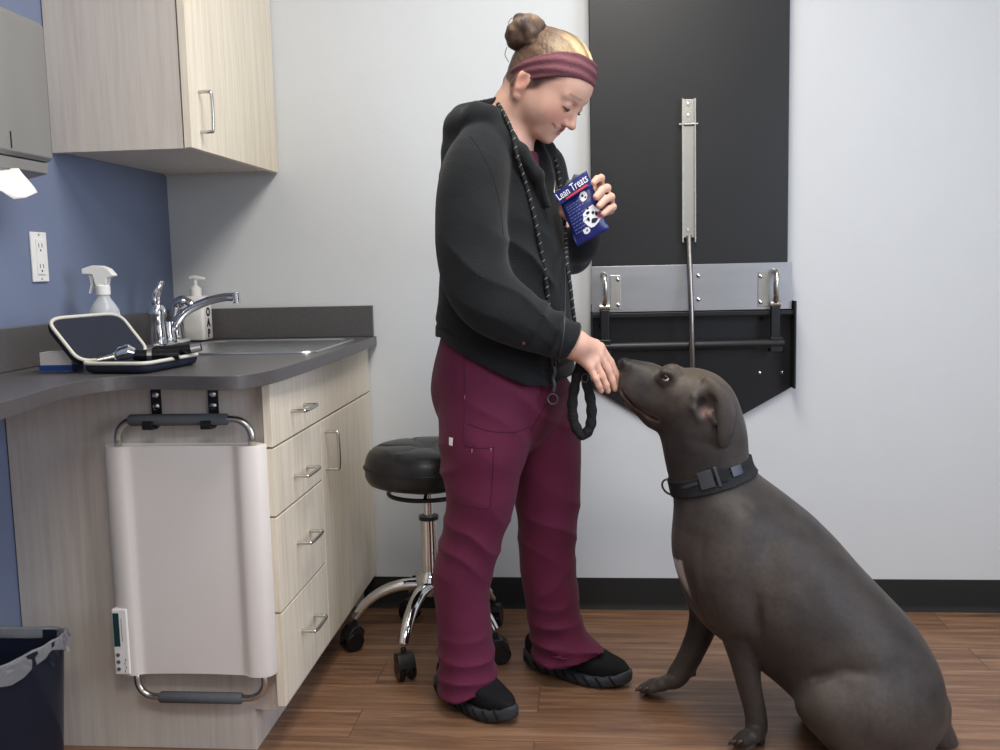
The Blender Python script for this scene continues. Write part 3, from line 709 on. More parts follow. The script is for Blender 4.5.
for s_ in (-1, 1):
    hcone(body, (.068, s_*.034, -.056), (.087, s_*.010, -.064), .0036, .0048, .005)
    hcone(body, (.066, s_*.033, -.066), (.083, s_*.012, -.079), .0036, .0058, .006)
    pass
hcone(body, (.0835, -.012, -.079), (.0835, .012, -.079), .0062, .0062, .006)
for s_ in (-1, 1): hcone(body, (.058, s_*.037, -.056), (.094, 0, -.0715), .0018, .0030, .002, '-')
for s_ in (-1, 1):                                                      # ears
    Me = np.array(Matrix.Rotation(math.radians(12), 3, 'Y'))
    hell(body, (-.022, s_*.076, -.026), (.021, .009, .033), .005, '+', Me)
    hell(body, (-.018, s_*.087, -.021), (.0115, .0075, .020), .003, '-', Me)
    hcone(body, (-.010, s_*.077, -.028), (-.008, s_*.075, -.042), .005, .004, .003)
    hell(body, (-.013, s_*.074, -.062), (.008, .007, .010), .005)
neck0 = H(-.035, 0, -.045); neck1 = P(497, 142, -.665)
body.chain([(neck0, .060), ((neck0+neck1)/2+np.array([.004, 0, 0]), .057), (neck1, .066)], .03)
body.chain([(P(497, 160, -.66), .09), (P(500, 230, -.66), .115), (P(503, 300, -.655), .12), (P(502, 360, -.645), .13)], .04, 1.05)
body.schain([(P(482, 158, -.76), .05), (P(478, 190, -.80), .05), (P(480, 288, -.86), .040), (P(522, 318, -.862), .036), (P(566, 342, -.85), .027), (P(578, 345, -.845), .026)], .02)
body.chain([(P(520, 158, -.55), .05), (P(545, 190, -.50), .045), (P(574, 252, -.58), .036), (P(588, 226, -.690), .026)], .02)
for a, b_, c_, d_, yy in ((478, 470, 462, 462, -.74), (536, 546, 548, 558, -.56)):
    body.chain([(P(a+6, 400, yy), .080), (P(b_+8, 490, yy), .058), (P(c_+3, 580, yy), .042), (P(d_+3, 640 if yy < -.6 else 620, yy), .034)], .03)
# right hand (near), fingers offering a treat
yh = -.83
body.chain([(P(572, 343, -.85), .026), (P(586, 348, -.835), .024)], .012)
for kn in ((600, 347, -.812), (599, 354, -.824), (595, 361, -.838), (590, 367, -.851)):
    body.cone(P(580, 345+(kn[1]-347)*.5, -.84), P(*kn), .017, .0118, .012)
def finger(pts, r0, r1, k=.004):
    n = len(pts); body.chain([(P(*p), r0+(r1-r0)*i/(n-1)) for i, p in enumerate(pts)], k)
finger([(600, 347, -.812), (610, 362, -.800), (616, 374, -.797), (620, 384, -.797)], .0108, .0082)
finger([(599, 355, -.824), (608, 370, -.818), (612, 380, -.816), (615, 389, -.814)], .0108, .0080)
finger([(595, 362, -.838), (602, 376, -.838), (606, 385, -.836), (608, 391, -.832)], .0100, .0076)
finger([(590, 368, -.851), (596, 379, -.855), (599, 386, -.853), (601, 391, -.848)], .0090, .0070)
finger([(585, 340, -.812), (596, 344, -.790), (605, 355, -.778), (611, 367, -.778)], .0125, .0085)
# left hand (far), closed round the treat bag
body.chain([(P(588, 226, -.690), .025), (P(588, 214, -.705), .026)], .012)
for kn in ((600, 184, -.705), (606, 193, -.703), (610, 202, -.703), (610, 210, -.705)):
    body.cone(P(588, 212, -.705), P(*kn), .020, .0115, .012)
finger([(600, 184, -.705), (601, 178, -.730), (597, 179, -.765), (593, 183, -.777)], .0100, .0078)
finger([(606, 193, -.703), (607, 188, -.735), (602, 190, -.773), (596, 197, -.791)], .0108, .0085)
finger([(610, 202, -.703), (611, 197, -.735), (606, 199, -.773), (599, 206, -.791)], .0105, .0083)
finger([(610, 210, -.705), (613, 207, -.735), (609, 209, -.769), (603, 214, -.785)], .0098, .0078)
finger([(582, 222, -.705), (570, 218, -.725), (563, 212, -.745), (562, 204, -.752)], .0130, .0095)
BX = [P(u, 60, -.80)[0] for u in (505, 531, 558, 580, 597)]
BLO = [P(u, v, -.82)[2] for u, v in ((505, 77), (531, 75), (558, 74), (580, 75), (597, 79))]
BUP = [P(u, v, -.82)[2] for u, v in ((505, 58), (531, 53), (558, 48), (580, 49), (597, 54))]
SK = L3((210, 168, 148)); BR = L3((92, 68, 52)); LIP = L3((176, 98, 96)); RED = L3((214, 138, 122)); DK = L3((58, 40, 34)); NAIL = L3((226, 178, 164))
def skin_col(v):
    c = np.tile(SK, (len(v), 1)); q = unH(v); x, y, z = q.T
    head = (v[:, 2] > 1.30)[:, None]
    def mixc(w, col):
        nonlocal c; w = (w*head[:, 0])[:, None]; c = c*(1-w)+col*w
    g = lambda cx, cy, cz, r: np.exp(-(((x-cx)/r[0])**2+((abs(y)-cy)/r[1])**2+((z-cz)/r[2])**2))
    mixc(.55*g(.075, .040, -.035, (.03, .024, .022)), RED)
    mixc(.4*g(.112, 0, -.038, (.02, .015, .015)), RED)
    mixc(.35*g(-.018, .080, -.03, (.03, .02, .045)), RED)
    mixc(sm(.4, .9, g(.086, 0, -.0625, (.024, .032, .0062))), LIP); mixc(sm(.4, .9, g(.084, 0, -.078, (.022, .028, .0070))), LIP)
    zl = z+.0705-.0105*sm(.012, .036, abs(y)); mixc(.9*np.exp(-(zl/.0026)**2)*sm(.041, .036, abs(y))*(x > .045)*(z < -.04), L3((92, 42, 42))); mixc(.8*np.exp(-((zl-.0005)/.0016)**2)*sm(.028, .020, abs(y))*(x > .05)*(z < -.04), L3((214, 202, 196)))
    mixc(.5*g(-.018, .088, -.024, (.010, .012, .022)), L3((150, 88, 78)))
    t = z-(.0255-.10*(np.clip(abs(y)-.03, -1, 1))**1*np.sign(1)*.5)
    mixc(.4*sm(.3, .8, np.exp(-((t/.0042)**2))*sm(.010, .016, abs(y))*sm(.056, .046, abs(y))*(x > .045)), BR)
    lash = np.exp(-(((z+.0075+.06*(abs(y)-.031)**2*40)/.0032)**2))*sm(.014, .019, abs(y))*sm(.048, .043, abs(y))*(x > .06)
    mixc(.9*sm(.3, .7, lash), DK)
    mixc(.22*g(.088, .031, .004, (.02, .017, .008)), L3((120, 80, 70)))
    # hair-covered scalp: above/behind the hairline, and the temple in front of the ear
    hl = sm(-.006, .006, z-(.045+.25*(x-.0)))*(x > -.02)+sm(.0, -.012, x+.030+.35*(z+.02))*sm(-.060, -.048, z)
    tem = sm(.030, .018, x-.3*(z-.02))*sm(.000, .012, z)*sm(.05, .06, abs(y))*(x > -.006)*(abs(y) < .079)
    zb = np.interp(v[:, 0], BX, BLO)-(v[:, 1]+.82)*.06-v[:, 2]
    tem2 = sm(.020, .010, zb+.012*noise(v, 60, 77))*sm(-.014, -.006, x)*sm(.062, .030, x)*(abs(y) < .079)
    nape = sm(-.030, -.040, x+.3*(z+.02))*sm(-.055, -.040, z)
    mixc(np.clip(hl+tem2+nape, 0, 1)*.95, BR*.75)
    kn = noise(v, 160, 3)[:, None]*.03
    hd = ~head[:, 0]; c[hd] = c[hd]*.94+RED*.06
    return np.clip(c*(1+kn), 0, 1)
bo = sdf_obj('body', body, (.88, -1.0, .02), (1.56, -.38, 1.66), .0036, skin_m, pr, skin_col)
# eyes: a sliver of iris/white under the lid
for s_ in (-1, 1):
    G().tube([H(.0905, s_*.031-.007, -.0085), H(.0925, s_*.031, -.0095), H(.0905, s_*.031+.007, -.0085)], [.0015, .0022, .0015], 8).build('eye', eye_m, pr, ang=180)

# ---- hair : combed back cap, nape and bun
hair = SDF(); hell(hair, (-.008, 0, .037), (.094, .082, .083), .02); hell(hair, (-.030, 0, .008), (.068, .071, .070), .02)
hcone(hair, (-.058, -.02, -.024), (-.070, 0, .05), .030, .036, .03); hcone(hair, (-.058, .02, -.024), (-.070, 0, .05), .030, .036, .03)
def hair_post(p, D):
    q = unH(p); x, y, z = q.T
    a = np.arctan2(y, z-.02)
    D = D+.0022*noise(np.stack([a*.5, x*.1, z*.1], 1), 50, 63)+.0008*np.sin(a*90+z*60)
    # keep: above the band line; below it only behind the ear
    lowback = np.maximum(x+.028+.25*(z+.01), -(z+.062-.35*(x+.06)))
    upper = (np.interp(p[:, 0], BX, BLO)+.012-(p[:, 1]+.82)*.06)-p[:, 2]
    front = x-.098
    return np.maximum(D, np.minimum(np.maximum(upper, front), np.maximum(lowback, -.5)))
hair.post = hair_post
def hair_col(v):
    q = unH(v); x, y, z = q.T
    base = L3((84, 64, 52)); bl = L3((206, 184, 140)); mid = L3((128, 100, 76))
    a = np.arctan2(y, z-.02); st_ = .5+.9*noise(np.stack([a*.5, x*.12, z*.12], 1), 30, 61); s2 = np.clip(.5+.9*noise(np.stack([a*.5, x*.1, z*.1], 1), 60, 62), 0, 1)
    w = sm(-.06, .05, x)*sm(.06, .105, z)
    c = base[None]*(1-(.45*s2)[:, None])+mid[None]*(.45*s2)[:, None]
    w = (w*(.25+.75*sm(.3, .8, st_)))[:, None]
    return c*(1-w)+bl*w
ho = sdf_obj('hair', hair, H(0, 0, 0)-.16, H(0, 0, 0)+.16, .0028, hair_m, pr, hair_col)
bunc = P(526, 33, -.73)
bun = SDF(); bun.ell(bunc, (.043, .038, .036), .01)
for i in range(3):
    ax = [Vector((.3, 1, .2)), Vector((1, .2, .5)), Vector((-.5, .6, .9))][i].normalized(); u_ = ax.orthogonal().normalized(); w_ = ax.cross(u_)
    pts = [(bunc+np.array(u_*math.cos(t)*(.033+.004*i)+w_*math.sin(t)*(.026+.004*i)), .0145) for t in np.linspace(0, 2*math.pi, 13)]
    bun.chain(pts, .006)
bun.post = lambda p, D: D+.0014*np.sin(noise(p, 40, 5)*9+(p @ np.array([90, 40, 130])))
def bun_col(v):
    s_ = .5+.5*np.sin(noise(v, 40, 5)*9+(v @ np.array([90, 40, 130]))); b0 = L3((58, 44, 37)); b1 = L3((116, 94, 76))
    return b0[None]*(1-s_[:, None])+b1[None]*s_[:, None]
sdf_obj('bun', bun, bunc-.068, bunc+.068, .0026, hair_m, ho, bun_col)
ws = np.random.RandomState(8); wg = []
for i, (a, b_, c_) in enumerate((((509, 62), (505, 55), (507, 47)), ((511, 70), (504, 78), (503, 90)), ((520, 22), (512, 18), (508, 24)), ((508, 84), (501, 92), (503, 99)), ((515, 45), (508, 40), (509, 34)))):
    G().tube(spline([P(*a, -.70), P(*b_, -.70), P(*c_, -.705)], 5), .0009, 5).build('loose_strand', mat('strand', (96, 74, 60), .6), ho, ang=180)
# ---- headband : raised shell between two tilted planes
hb = SDF()
hell(hb, (-.006, 0, .035), (.099, .086, .090), .02); hell(hb, (-.030, 0, .006), (.073, .075, .073), .02)
def band_planes(p):
    q = unH(p); s_ = (p[:, 1]+.82)*.06
    return q, np.interp(p[:, 0], BX, BLO)-s_, np.interp(p[:, 0], BX, BUP)-s_
def hb_post(p, D):
    q, lo, up_ = band_planes(p); z = p[:, 2]
    t = (z-lo)/(up_-lo+1e-6)
    D = D+.0016*np.sin(t*17+4*noise(q, 16, 9)+q[:, 0]*20)
    return np.maximum(np.maximum(D, -(D+.010)), np.maximum(lo-z, z-up_))
hb.post = hb_post
sdf_obj('headband', hb, H(0, 0, 0)-.16, H(0, 0, 0)+.16, .0028, band_m, pr)

# ---- scrub trousers
tr = SDF()
tr.cone(P(503, 335, -.645), P(500, 390, -.645), rp(62, -.645), rp(69, -.645), .04, .95)
tr.ell(P(474, 380, -.66), (.094, .145, .10), .04)
tr.schain([(P(488, 400, -.70), .117), (P(484, 440, -.73), rp(44, -.73)), (P(481, 470, -.735), rp(37, -.735)), (P(481, 500, -.74), rp(32.5, -.74)), (P(469, 545, -.735), rp(29, -.735)), (P(462, 578, -.73), rp(27.5, -.73)), (P(464, 625, -.73), rp(26.5, -.73)), (P(467, 668, -.73), rp(28, -.73)), (P(469, 700, -.73), rp(31, -.73))], .015, 1.08)
tr.schain([(P(528, 400, -.60), .115), (P(543, 440, -.57), rp(36, -.57)), (P(547, 480, -.56), rp(32, -.56)), (P(548, 515, -.56), rp(29.5, -.56)), (P(547, 548, -.555), rp(27, -.555)), (P(550, 580, -.55), rp(26.5, -.55)), (P(556, 625, -.55), rp(25.5, -.55)), (P(564, 655, -.55), rp(30, -.55)), (P(570, 690, -.55), rp(34, -.55))], .015, 1.06)
tr.ell(P(581, 655, -.57), (.055, .05, .035), .03)
def tr_post(p, D):
    x, y, z = p.T
    n1 = noise(p, 16, 21); n2 = noise(p, 34, 22); leg = sm(-.635, -.66, y)
    f = np.zeros(len(p)); n3 = noise(p, 9, 23); n4 = noise(p, 20, 24)
    def crease(arg, sharp=.7): return np.abs(np.sin(arg))**sharp*1.2-.85
    am = sm(-.45, .45, n3); am2 = sm(-.3, .5, n4)
    w = sm(.26, .10, z)*sm(.02, .06, z); f += w*.017*(.35+.65*am2)*crease(z*62+n1*2.6+x*9*(1-2*leg))
    w = np.exp(-((z-.44)/.10)**2); f += w*.006*am*crease((z+x*.6)*34+n1*2.2)
    w = np.exp(-((z-.78)/.09)**2)*sm(1.04, 1.12, x); f += w*.006*am*crease((z+.9*x)*30+n1*2)
    w = np.exp(-((z-.64)/.06)**2)*sm(1.06, 1.0, x)*leg; f += w*.008*crease((z-.5*x)*42+1)
    w = np.exp(-((z-.30)/.10)**2); f += w*.005*am2*crease((z-x*.9)*30+n1*2)
    f += .0022*n2+.003*n4
    D = D+f
    hn = .042+.36*np.clip(x-1.02, 0, .2)
    hf = .055+.18*np.clip(x-1.23, 0, .2)
    notch = .055*np.clip(1-np.abs(x-1.045)/.04, 0, 1)*0
    return np.maximum(D, np.where(leg > .5, hn, hf)+notch-z)
tr.post = tr_post
to = sdf_obj('scrub_trousers', tr, (.90, -.98, .03), (1.46, -.34, 1.03), .0042, scrub_m, pr)
def on(sdf, pts, off): return [sdf.hit(u, v, off) for u, v in pts]
def seam(pts, r=.0012, name='seam', m=seam_m, par=to):
    G().tube(on(tr, [tuple(q) for q in spline([np.array(p, float) for p in pts], 5)], .0004), r, 6).build(name, m, par, ang=180)
seam([(463, 352), (465, 380), (465, 410), (464, 440), (467, 447)])
seam([(468, 424), (490, 431), (515, 432), (530, 426)])
seam([(464, 445), (480, 448), (494, 447)]); seam([(494, 447), (493, 470), (491, 497), (488, 508), (470, 506), (450, 503)])
seam([(551, 395), (540, 415), (531, 430)])
def patch(name, pts, m, par, sdf, off=.0012):
    vs = [sdf.hit(u, v, off) for u, v in pts]; G().add(vs, [tuple(range(len(vs)))]).build(name, m, par, ang=180)
patch('logo_tag', [(449, 437), (453, 438), (452.5, 446), (449, 445)], wht_m, to, tr, .003)
for u, v in ((472, 449), (491, 448), (465, 395)): G().tube(on(tr, [(u, v), (u-.3, v+4)], .001), .0010, 6).build('bartack', mat('pink_thread', (190, 120, 150), .7), to, ang=180)

# ---- hoodie
hd = SDF()
hd.chain([(P(497, 150, -.665), rp(42, -.66)), (P(497, 176, -.66), rp(55, -.66)), (P(502, 225, -.66), rp(59, -.66)), (P(505, 265, -.655), rp(62, -.66)), (P(505, 305, -.65), rp(64, -.66)), (P(504, 335, -.65), rp(66, -.66)), (P(507, 385, -.65), rp(70, -.66))], .03, 1.0)
n0_ = len(hd.pr); hd.schain([(P(488, 146, -.74), .062), (P(476, 172, -.795), .076), (P(471, 210, -.825), .078), (P(473, 260, -.85), .078), (P(486, 296, -.868), .074), (P(522, 319, -.866), .062), (P(553, 334, -.855), .047), (P(574, 344, -.846), .040)], .015); hd.arm = hd.pr[n0_+12:]; hd.allarm = list(hd.pr[n0_:])
hd.chain([(P(515, 140, -.58), .055), (P(538, 170, -.51), .070), (P(556, 215, -.49), .066), (P(571, 252, -.57), .052), (P(581, 243, -.645), .045), (P(589, 226, -.690), .035)], .02)
# hood folded down round the neck
hd.chain([(P(520, 112, -.59), .022), (P(490, 108, -.62), .028), (P(466, 122, -.655), .040), (P(462, 128, -.70), .042), (P(478, 118, -.745), .034), (P(491, 117, -.760), .023), (P(503, 135, -.775), .020), (P(521, 152, -.785), .018), (P(538, 175, -.785), .015), (P(548, 205, -.775), .010)], .014)
hd.chain([(P(520, 112, -.59), .022), (P(537, 134, -.585), .022), (P(548, 150, -.60), .020), (P(556, 175, -.64), .018), (P(560, 200, -.69), .012)], .014)
hd.chain([(P(474, 112, -.66), .018), (P(486, 103, -.66), .014), (P(497, 102, -.70), .013)], .012)
hd.chain([(P(456, 150, -.70), .035), (P(462, 138, -.67), .035)], .03)
# neck opening
hd.chain([(P(522, 105, -.68), .052), (P(518, 130, -.69), .058), (P(545, 172, -.735), .036), (P(560, 205, -.775), .010)], .012, 1, '-')
HEMX = [P(u, v, -.76)[0] for u, v in ((436, 336), (468, 357), (500, 373), (527, 385), (548, 386), (575, 374))]
HEMZ = [P(u, v, -.76)[2] for u, v in ((436, 336), (468, 357), (500, 373), (527, 385), (548, 386), (575, 374))]
def hd_post(p, D):
    x, y, z = p.T; n1 = noise(p, 14, 31); n2 = noise(p, 30, 32)
    near = sm(-.74, -.80, y)
    f = .0022*n2+.0035*n1
    am = sm(-.4, .4, noise(p, 11, 33))
    def crease(arg): return np.abs(np.sin(arg))**.7*1.2-.85
    w = np.exp(-((z-1.10)/.10)**2)*near*sm(1.0, 1.08, x); f += w*.014*(.35+.65*am)*crease((z*.75+x*.65)*44+n1*1.8)
    w = np.exp(-((z-1.00)/.06)**2)*near*sm(1.20, 1.27, x)*sm(1.36, 1.33, x); f += w*.011*crease((x*.9-z*.5)*56+n1*2)
    w = np.exp(-((z-1.34)/.07)**2)*near; f += w*.006*am*crease((z*.5+x)*30+n1*2)
    w = sm(1.12, .98, z)*(1-near*.5); f += w*.006*am*crease((z+.6*x)*26+n1*2)
    D = D+f
    hem = np.interp(x, HEMX, HEMZ)-(y+.76)*.10
    rib = np.exp(-((z-hem-.035)/.004)**2)*.004
    D = D+rib*(y > -.79)
    aD = np.full(len(p), 9.)
    for q_ in hd.arm: aD = np.minimum(aD, SDF.dist(q_, p))
    tor = np.maximum(D, hem-z)
    D = np.where((aD < D+.012) & (x > 1.06), np.where(z < hem, np.maximum(D, aD-.004), D), tor)
    # cuff ends
    ca = P(572, 343, -.85); dn = P(590, 351, -.84)-P(560, 336, -.855); dn = dn/np.linalg.norm(dn)
    nearc = np.linalg.norm(p-ca, axis=1) < .09
    D = np.where(nearc, np.maximum(D, (p-ca) @ dn), D)
    cb_ = P(588, 224, -.690); dm = P(588, 214, -.705)-P(582, 240, -.66); dm = dm/np.linalg.norm(dm)
    D = np.where(np.linalg.norm(p-cb_, axis=1) < .07, np.maximum(D, (p-cb_) @ dm), D)
    return D
hd.post = hd_post
hdo = sdf_obj('hoodie', hd, (.90, -1.02, .83), (1.47, -.36, 1.53), .0042, hoodie_m, pr)
# maroon scrub top in the neck opening
ut = SDF(); ut.chain([(P(505, 165, -.665), .085), (P(508, 230, -.66), .125)], .03)
ut.post = lambda p, D: np.maximum(D, p[:, 2]-(1.405+.0*p[:, 0]-.9*np.clip(p[:, 0]-1.20, 0, 1)*0))
sdf_obj('scrub_top', ut, (1.0, -.85, 1.1), (1.36, -.48, 1.46), .005, scrub_m, pr)
def hseam(name, pts, r, m, off=.0008, sdf=hd, par=hdo):
    return G().tube(on(sdf, [tuple(q) for q in spline([np.array(p, float) for p in pts], 5)], off), r, 8).build(name, m, par, ang=180)
dkf = mat('black_fleece_seam', (22, 23, 25), .95)
hseam('zip', [(556, 182), (561, 215), (564, 250), (565, 290), (564, 330), (558, 362)], .0022, mat('dark_zip', (60, 62, 66), .4, .4))
zp = G(); zz = on(hd, [(555, 180), (554.5, 187), (554, 193)], .006); zp.tube(zz, [.0014, .002, .0024], 8, flat=.6).build('zip_pull', nickel, hdo)
hseam('shoulder_seam', [(470, 136), (480, 150), (492, 175), (500, 205), (503, 235)], .0011, dkf, .0002)
hseam('hem_seam', [(437, 327), (455, 335), (480, 346)], .0011, dkf, .0002)
c_ = hseam('cuff_seam', [(561, 327), (556, 338), (551, 350)], .0012, dkf, .0002)
patch('eyelet', [(522, 342), (525, 341.5), (525.5, 344.5), (522.5, 345)], nickel, hdo, hd, .003)

# ---- shoes
def shoe(heel, toe, z0, label=None):
    heel = np.array(heel); toe = np.array(toe); L = np.linalg.norm(toe-heel); d = (toe-heel)/L; s_ = np.array([-d[1], d[0]])
    W = lambda t: .50*L*.36*(1.0*math.sin(math.pi*min(1, (t*.93+.07)))**.45)*(.86+.22*sm(.35, .72, t)-.02)
    hw = [max(.012, float(W(t))) for t in np.linspace(0, 1, 23)]
    def pt(t, a, z): q = heel+d*L*t+s_*a; return (q[0], q[1], z0+z)
    def sec(t, w, zb, ztop, ex, n=20):
        r = []
        for k in range(n):
            a = 2*math.pi*k/n; c, s1 = math.cos(a), math.sin(a)
            r.append(pt(t, w*math.copysign(abs(c)**ex, c), (zb+ztop)/2+(ztop-zb)/2*math.copysign(abs(s1)**ex, s1)))
        return r
    ts = np.linspace(0, 1, 23); rocker = lambda t: .018*max(0, (t-.72)/.28)**2+.012*max(0, (.12-t)/.12)**2
    up_h = lambda t: float(np.interp(t, [0, .06, .2, .38, .55, .75, .9, 1], [.085, .100, .108, .112, .096, .076, .066, .044]))
    root = None
    R_ = [sec(t, hw[i]*.96+(.0 if 0 < i < 22 else -.004), .022+rocker(t), up_h(t)+rocker(t)*.3, .62 if t > .4 else .75) for i, t in enumerate(ts)]
    R_ = [sec(-.0, hw[0]*.5, .04, .07, 1)]+R_+[sec(1.004, hw[-1]*.5, .03+.018, .045, 1)]
    g = G().rings(R_); sh = g.build('shoe', shoe_m, pr, ang=180)
    R_ = [sec(t, hw[i]*1.04+.004, .0+rocker(t), .034+.010*math.sin(max(0, 1-t*1.6)*1.5)+rocker(t)+.0022*math.sin(t*60), .42) for i, t in enumerate(ts)]
    R_ = [sec(-.012, hw[0]*.7, .014+.012, .034+.01, .8)]+R_+[sec(1.018, hw[-1]*.6, .012+.018, .030+.018, .8)]
    G().rings(R_).build('sole', sole_m, sh, ang=60)
    # carved sole facets
    for i, t in enumerate(np.linspace(.06, .9, 9)):
        w = float(np.interp(t, ts, hw))*1.04+.0046
        G().tube([pt(t-.03, -w, .032+rocker(t)), pt(t+.035, -w-.0006, .010+rocker(t))], .0026, 6).build('sole_groove', shoe_m, sh, ang=180)
    for i in range(5):
        t = .42+.055*i; hgt = up_h(t)+rocker(t)*.3
        G().tube(spline([pt(t, -.026, hgt-.006), pt(t+.012, 0, hgt+.0035), pt(t, .026, hgt-.006)], 4), .0021, 7).build('lace', rubber, sh, ang=180)
    t = .40; hgt = up_h(t)
    for a in (-1, 1): G().tube(spline([pt(t, 0, hgt+.004), pt(t+.02, a*.018, hgt+.012), pt(t-.01, a*.036, hgt+.004), pt(t, a*.01, hgt+.003)], 5), .0019, 7).build('lace', rubber, sh, ang=180)
    return sh
shoe((.958, -.652), (1.166, -.832), 0); shoe((1.180, -.455), (1.458, -.610), 0)

# ================================================================== THE DOG
dg = thing('dog', (1.85, -.85, 0), 'large grey brown short-haired dog sitting and reaching up to the fingers', 'dog')
yd = -.80
def D3(u, v, y=yd): return P(u, v, y)
def R3(px, y=yd): return rp(px, y)
dog = SDF()
# muzzle, jaw, skull
dog.chain([(D3(634, 372), R3(12.5)), (D3(648, 380), R3(15.5)), (D3(666, 389), R3(20))], .02, 1.12)
dog.chain([(D3(630, 382), R3(12)), (D3(636, 394), R3(12)), (D3(656, 402), R3(18))], .015, 1.15)
dog.chain([(D3(634, 402), R3(9)), (D3(656, 414), R3(14.5)), (D3(682, 425), R3(21))], .014, 1.0)
dog.ell(D3(691, 396), (R3(33), .074, R3(28)), .025)
dog.ell(D3(703, 402), (R3(27), .070, R3(25)), .025)
for s_ in (-1, 1):
    dog.ell(D3(690, 408, yd+s_*.035), (R3(30), .045, R3(26)), .025)
    dog.ell(D3(672, 371, yd+s_*.030), (R3(10), .018, R3(7)), .016)
    dog.ell(D3(664, 378, yd+s_*.072), (R3(8), .016, R3(6)), .012, None, '-')
    dog.chain([(D3(659, 378, yd+s_*.048), .004), (D3(664, 372.5, yd+s_*.054), .006), (D3(671, 374, yd+s_*.057), .0055), (D3(674, 379, yd+s_*.058), .004)], .012)
    dog.chain([(D3(659, 378, yd+s_*.048), .0035), (D3(664, 383, yd+s_*.052), .004), (D3(671, 382, yd+s_*.055), .004)], .012)
    dog.ell(D3(640, 392, yd+s_*.028), (R3(20), .018, R3(14)), .02)
dog.ell(D3(624.5, 363.5), (R3(6.5), .019, R3(6)), .008)
for s_ in (-1, 1): dog.ell(D3(620.5, 363.5, yd+s_*.013), (.005, .004, .0045), .003, None, '-')
# mouth line follows the lip just above the lower edge of the muzzle
MP = [dog.hit(u, v, -.0005) for u, v in ((619.5, 385), (623, 393), (629, 401), (637, 409), (648, 416), (657, 420))]
for s_ in (-1, 1): dog.chain([(np.array([q[0], yd+s_*(yd-q[1]), q[2]]), r_) for q, r_ in zip(MP, (.0026, .0034, .0040, .0040, .0034, .0022))], .003, 1, '-')
NP = [dog.hit(u, v, 0) for u, v in ((617.5, 370), (621, 372.5), (626, 372), (630, 368))]
for s_ in (-1, 1): dog.chain([(np.array([q[0], yd+s_*(yd-q[1]), q[2]]), .0016) for q in NP], .003, 1, '-')
# neck
dog.schain([(D3(701, 412), R3(33)), (D3(704, 438), R3(36)), (D3(709, 470), R3(34)), (D3(720, 503), R3(38))], .03, .85)
# trunk
dog.schain([(D3(725, 514, -.80), R3(41)), (D3(745, 550, -.81), R3(62)), (D3(779, 588, -.83), R3(66)), (D3(820, 628, -.86), R3(61)), (D3(860, 668, -.88), R3(59)), (D3(876, 704, -.89), R3(57))], .04, .98)
dog.ell(D3(717, 548, -.80), (R3(39), .085, R3(52)), .04)
dog.ell(D3(735, 590, -.81), (R3(42), .10, R3(42)), .05)
# shoulders
dog.schain([(D3(742, 530, -.880), R3(34, -.9)), (D3(732, 575, -.912), R3(32, -.9)), (D3(736, 614, -.925), R3(22, -.9))], .022)
dog.chain([(D3(735, 535, -.715), R3(34)), (D3(720, 570, -.69), R3(32)), (D3(708, 600, -.67), R3(22))], .04)
# near front leg
yl = -.915
dog.schain([(D3(728, 590, yl), R3(24, yl)), (D3(736, 624, yl), R3(16.5, yl)), (D3(742, 650, yl), R3(13.5, yl)), (D3(748, 679, yl), R3(11.5, yl)), (D3(755, 710, yl), R3(9.6, yl)), (D3(757, 730, yl), R3(9.6, yl))], .012)
for i, (u, dy) in enumerate(((739, .012), (738, -.010), (741, -.030), (747, -.045))):
    dog.chain([(D3(755, 733, yl+dy*.3), .019), (D3(u+5, 737.5, yl+dy-.005), .0145), (D3(u-1, 741.5, yl+dy-.008), .0125)], .006)
dog.cone(D3(758, 722, yl+.01), D3(760, 741, yl+.01), .013, .013, .01)
# far front leg
yf = -.66
dog.schain([(D3(708, 590, yf), R3(20, yf)), (D3(704, 620, yf), R3(14, yf)), (D3(690, 656, yf), R3(11, yf)), (D3(675, 679, yf), R3(9.5, yf))], .012)
for i, (u, dy) in enumerate(((647, .020), (643, .0), (645, -.020), (652, -.034))):
    dog.chain([(D3(673, 681, yf+dy*.3), .0185), (D3(u+10, 684.5, yf+dy), .0155), (D3(u, 688.5, yf+dy), .0125)], .006)
dog.cone(D3(690, 668, yf), D3(694, 674, yf), .012, .006, .01)
# rump, thighs, hocks, feet, tail
dog.ell(D3(880, 702, -.89), (R3(52), .125, R3(62)), .04)
dog.chain([(D3(878, 706, -.950), R3(46, -.96)), (D3(850, 706, -.975), R3(40, -.98)), (D3(829, 704, -.985), R3(27, -1))], .045)
dog.chain([(D3(828, 704, -.995), R3(26, -1)), (D3(846, 730, -1.0), R3(22, -1)), (D3(868, 752, -1.0), R3(17, -1))], .03)
dog.chain([(D3(884, 758, -1.01), .024), (D3(850, 766, -1.02), .022)], .02)
for dy in (-.03, -.01, .012, .03): dog.chain([(D3(850, 764, -1.02), .02), (D3(822, 769, -1.02+dy), .015), (D3(812, 772, -1.02+dy), .013)], .006)
dog.chain([(D3(880, 690, -.83), R3(45)), (D3(830, 690, -.79), R3(30)), (D3(818, 705, -.785), R3(20)), (D3(850, 732, -.785), R3(17)), (D3(860, 740, -.785), .024), (D3(822, 744, -.785), .02)], .03)
for dy in (-.025, -.006, .014, .03): dog.chain([(D3(822, 741, -.785), .02), (D3(806, 746, -.785+dy), .014)], .006)
dog.chain([(D3(928, 712, -.89), .05), (D3(941, 738, -.88), .026), (D3(955, 756, -.86), .020), (D3(975, 762, -.80), .015), (D3(1000, 756, -.74), .010)], .03)
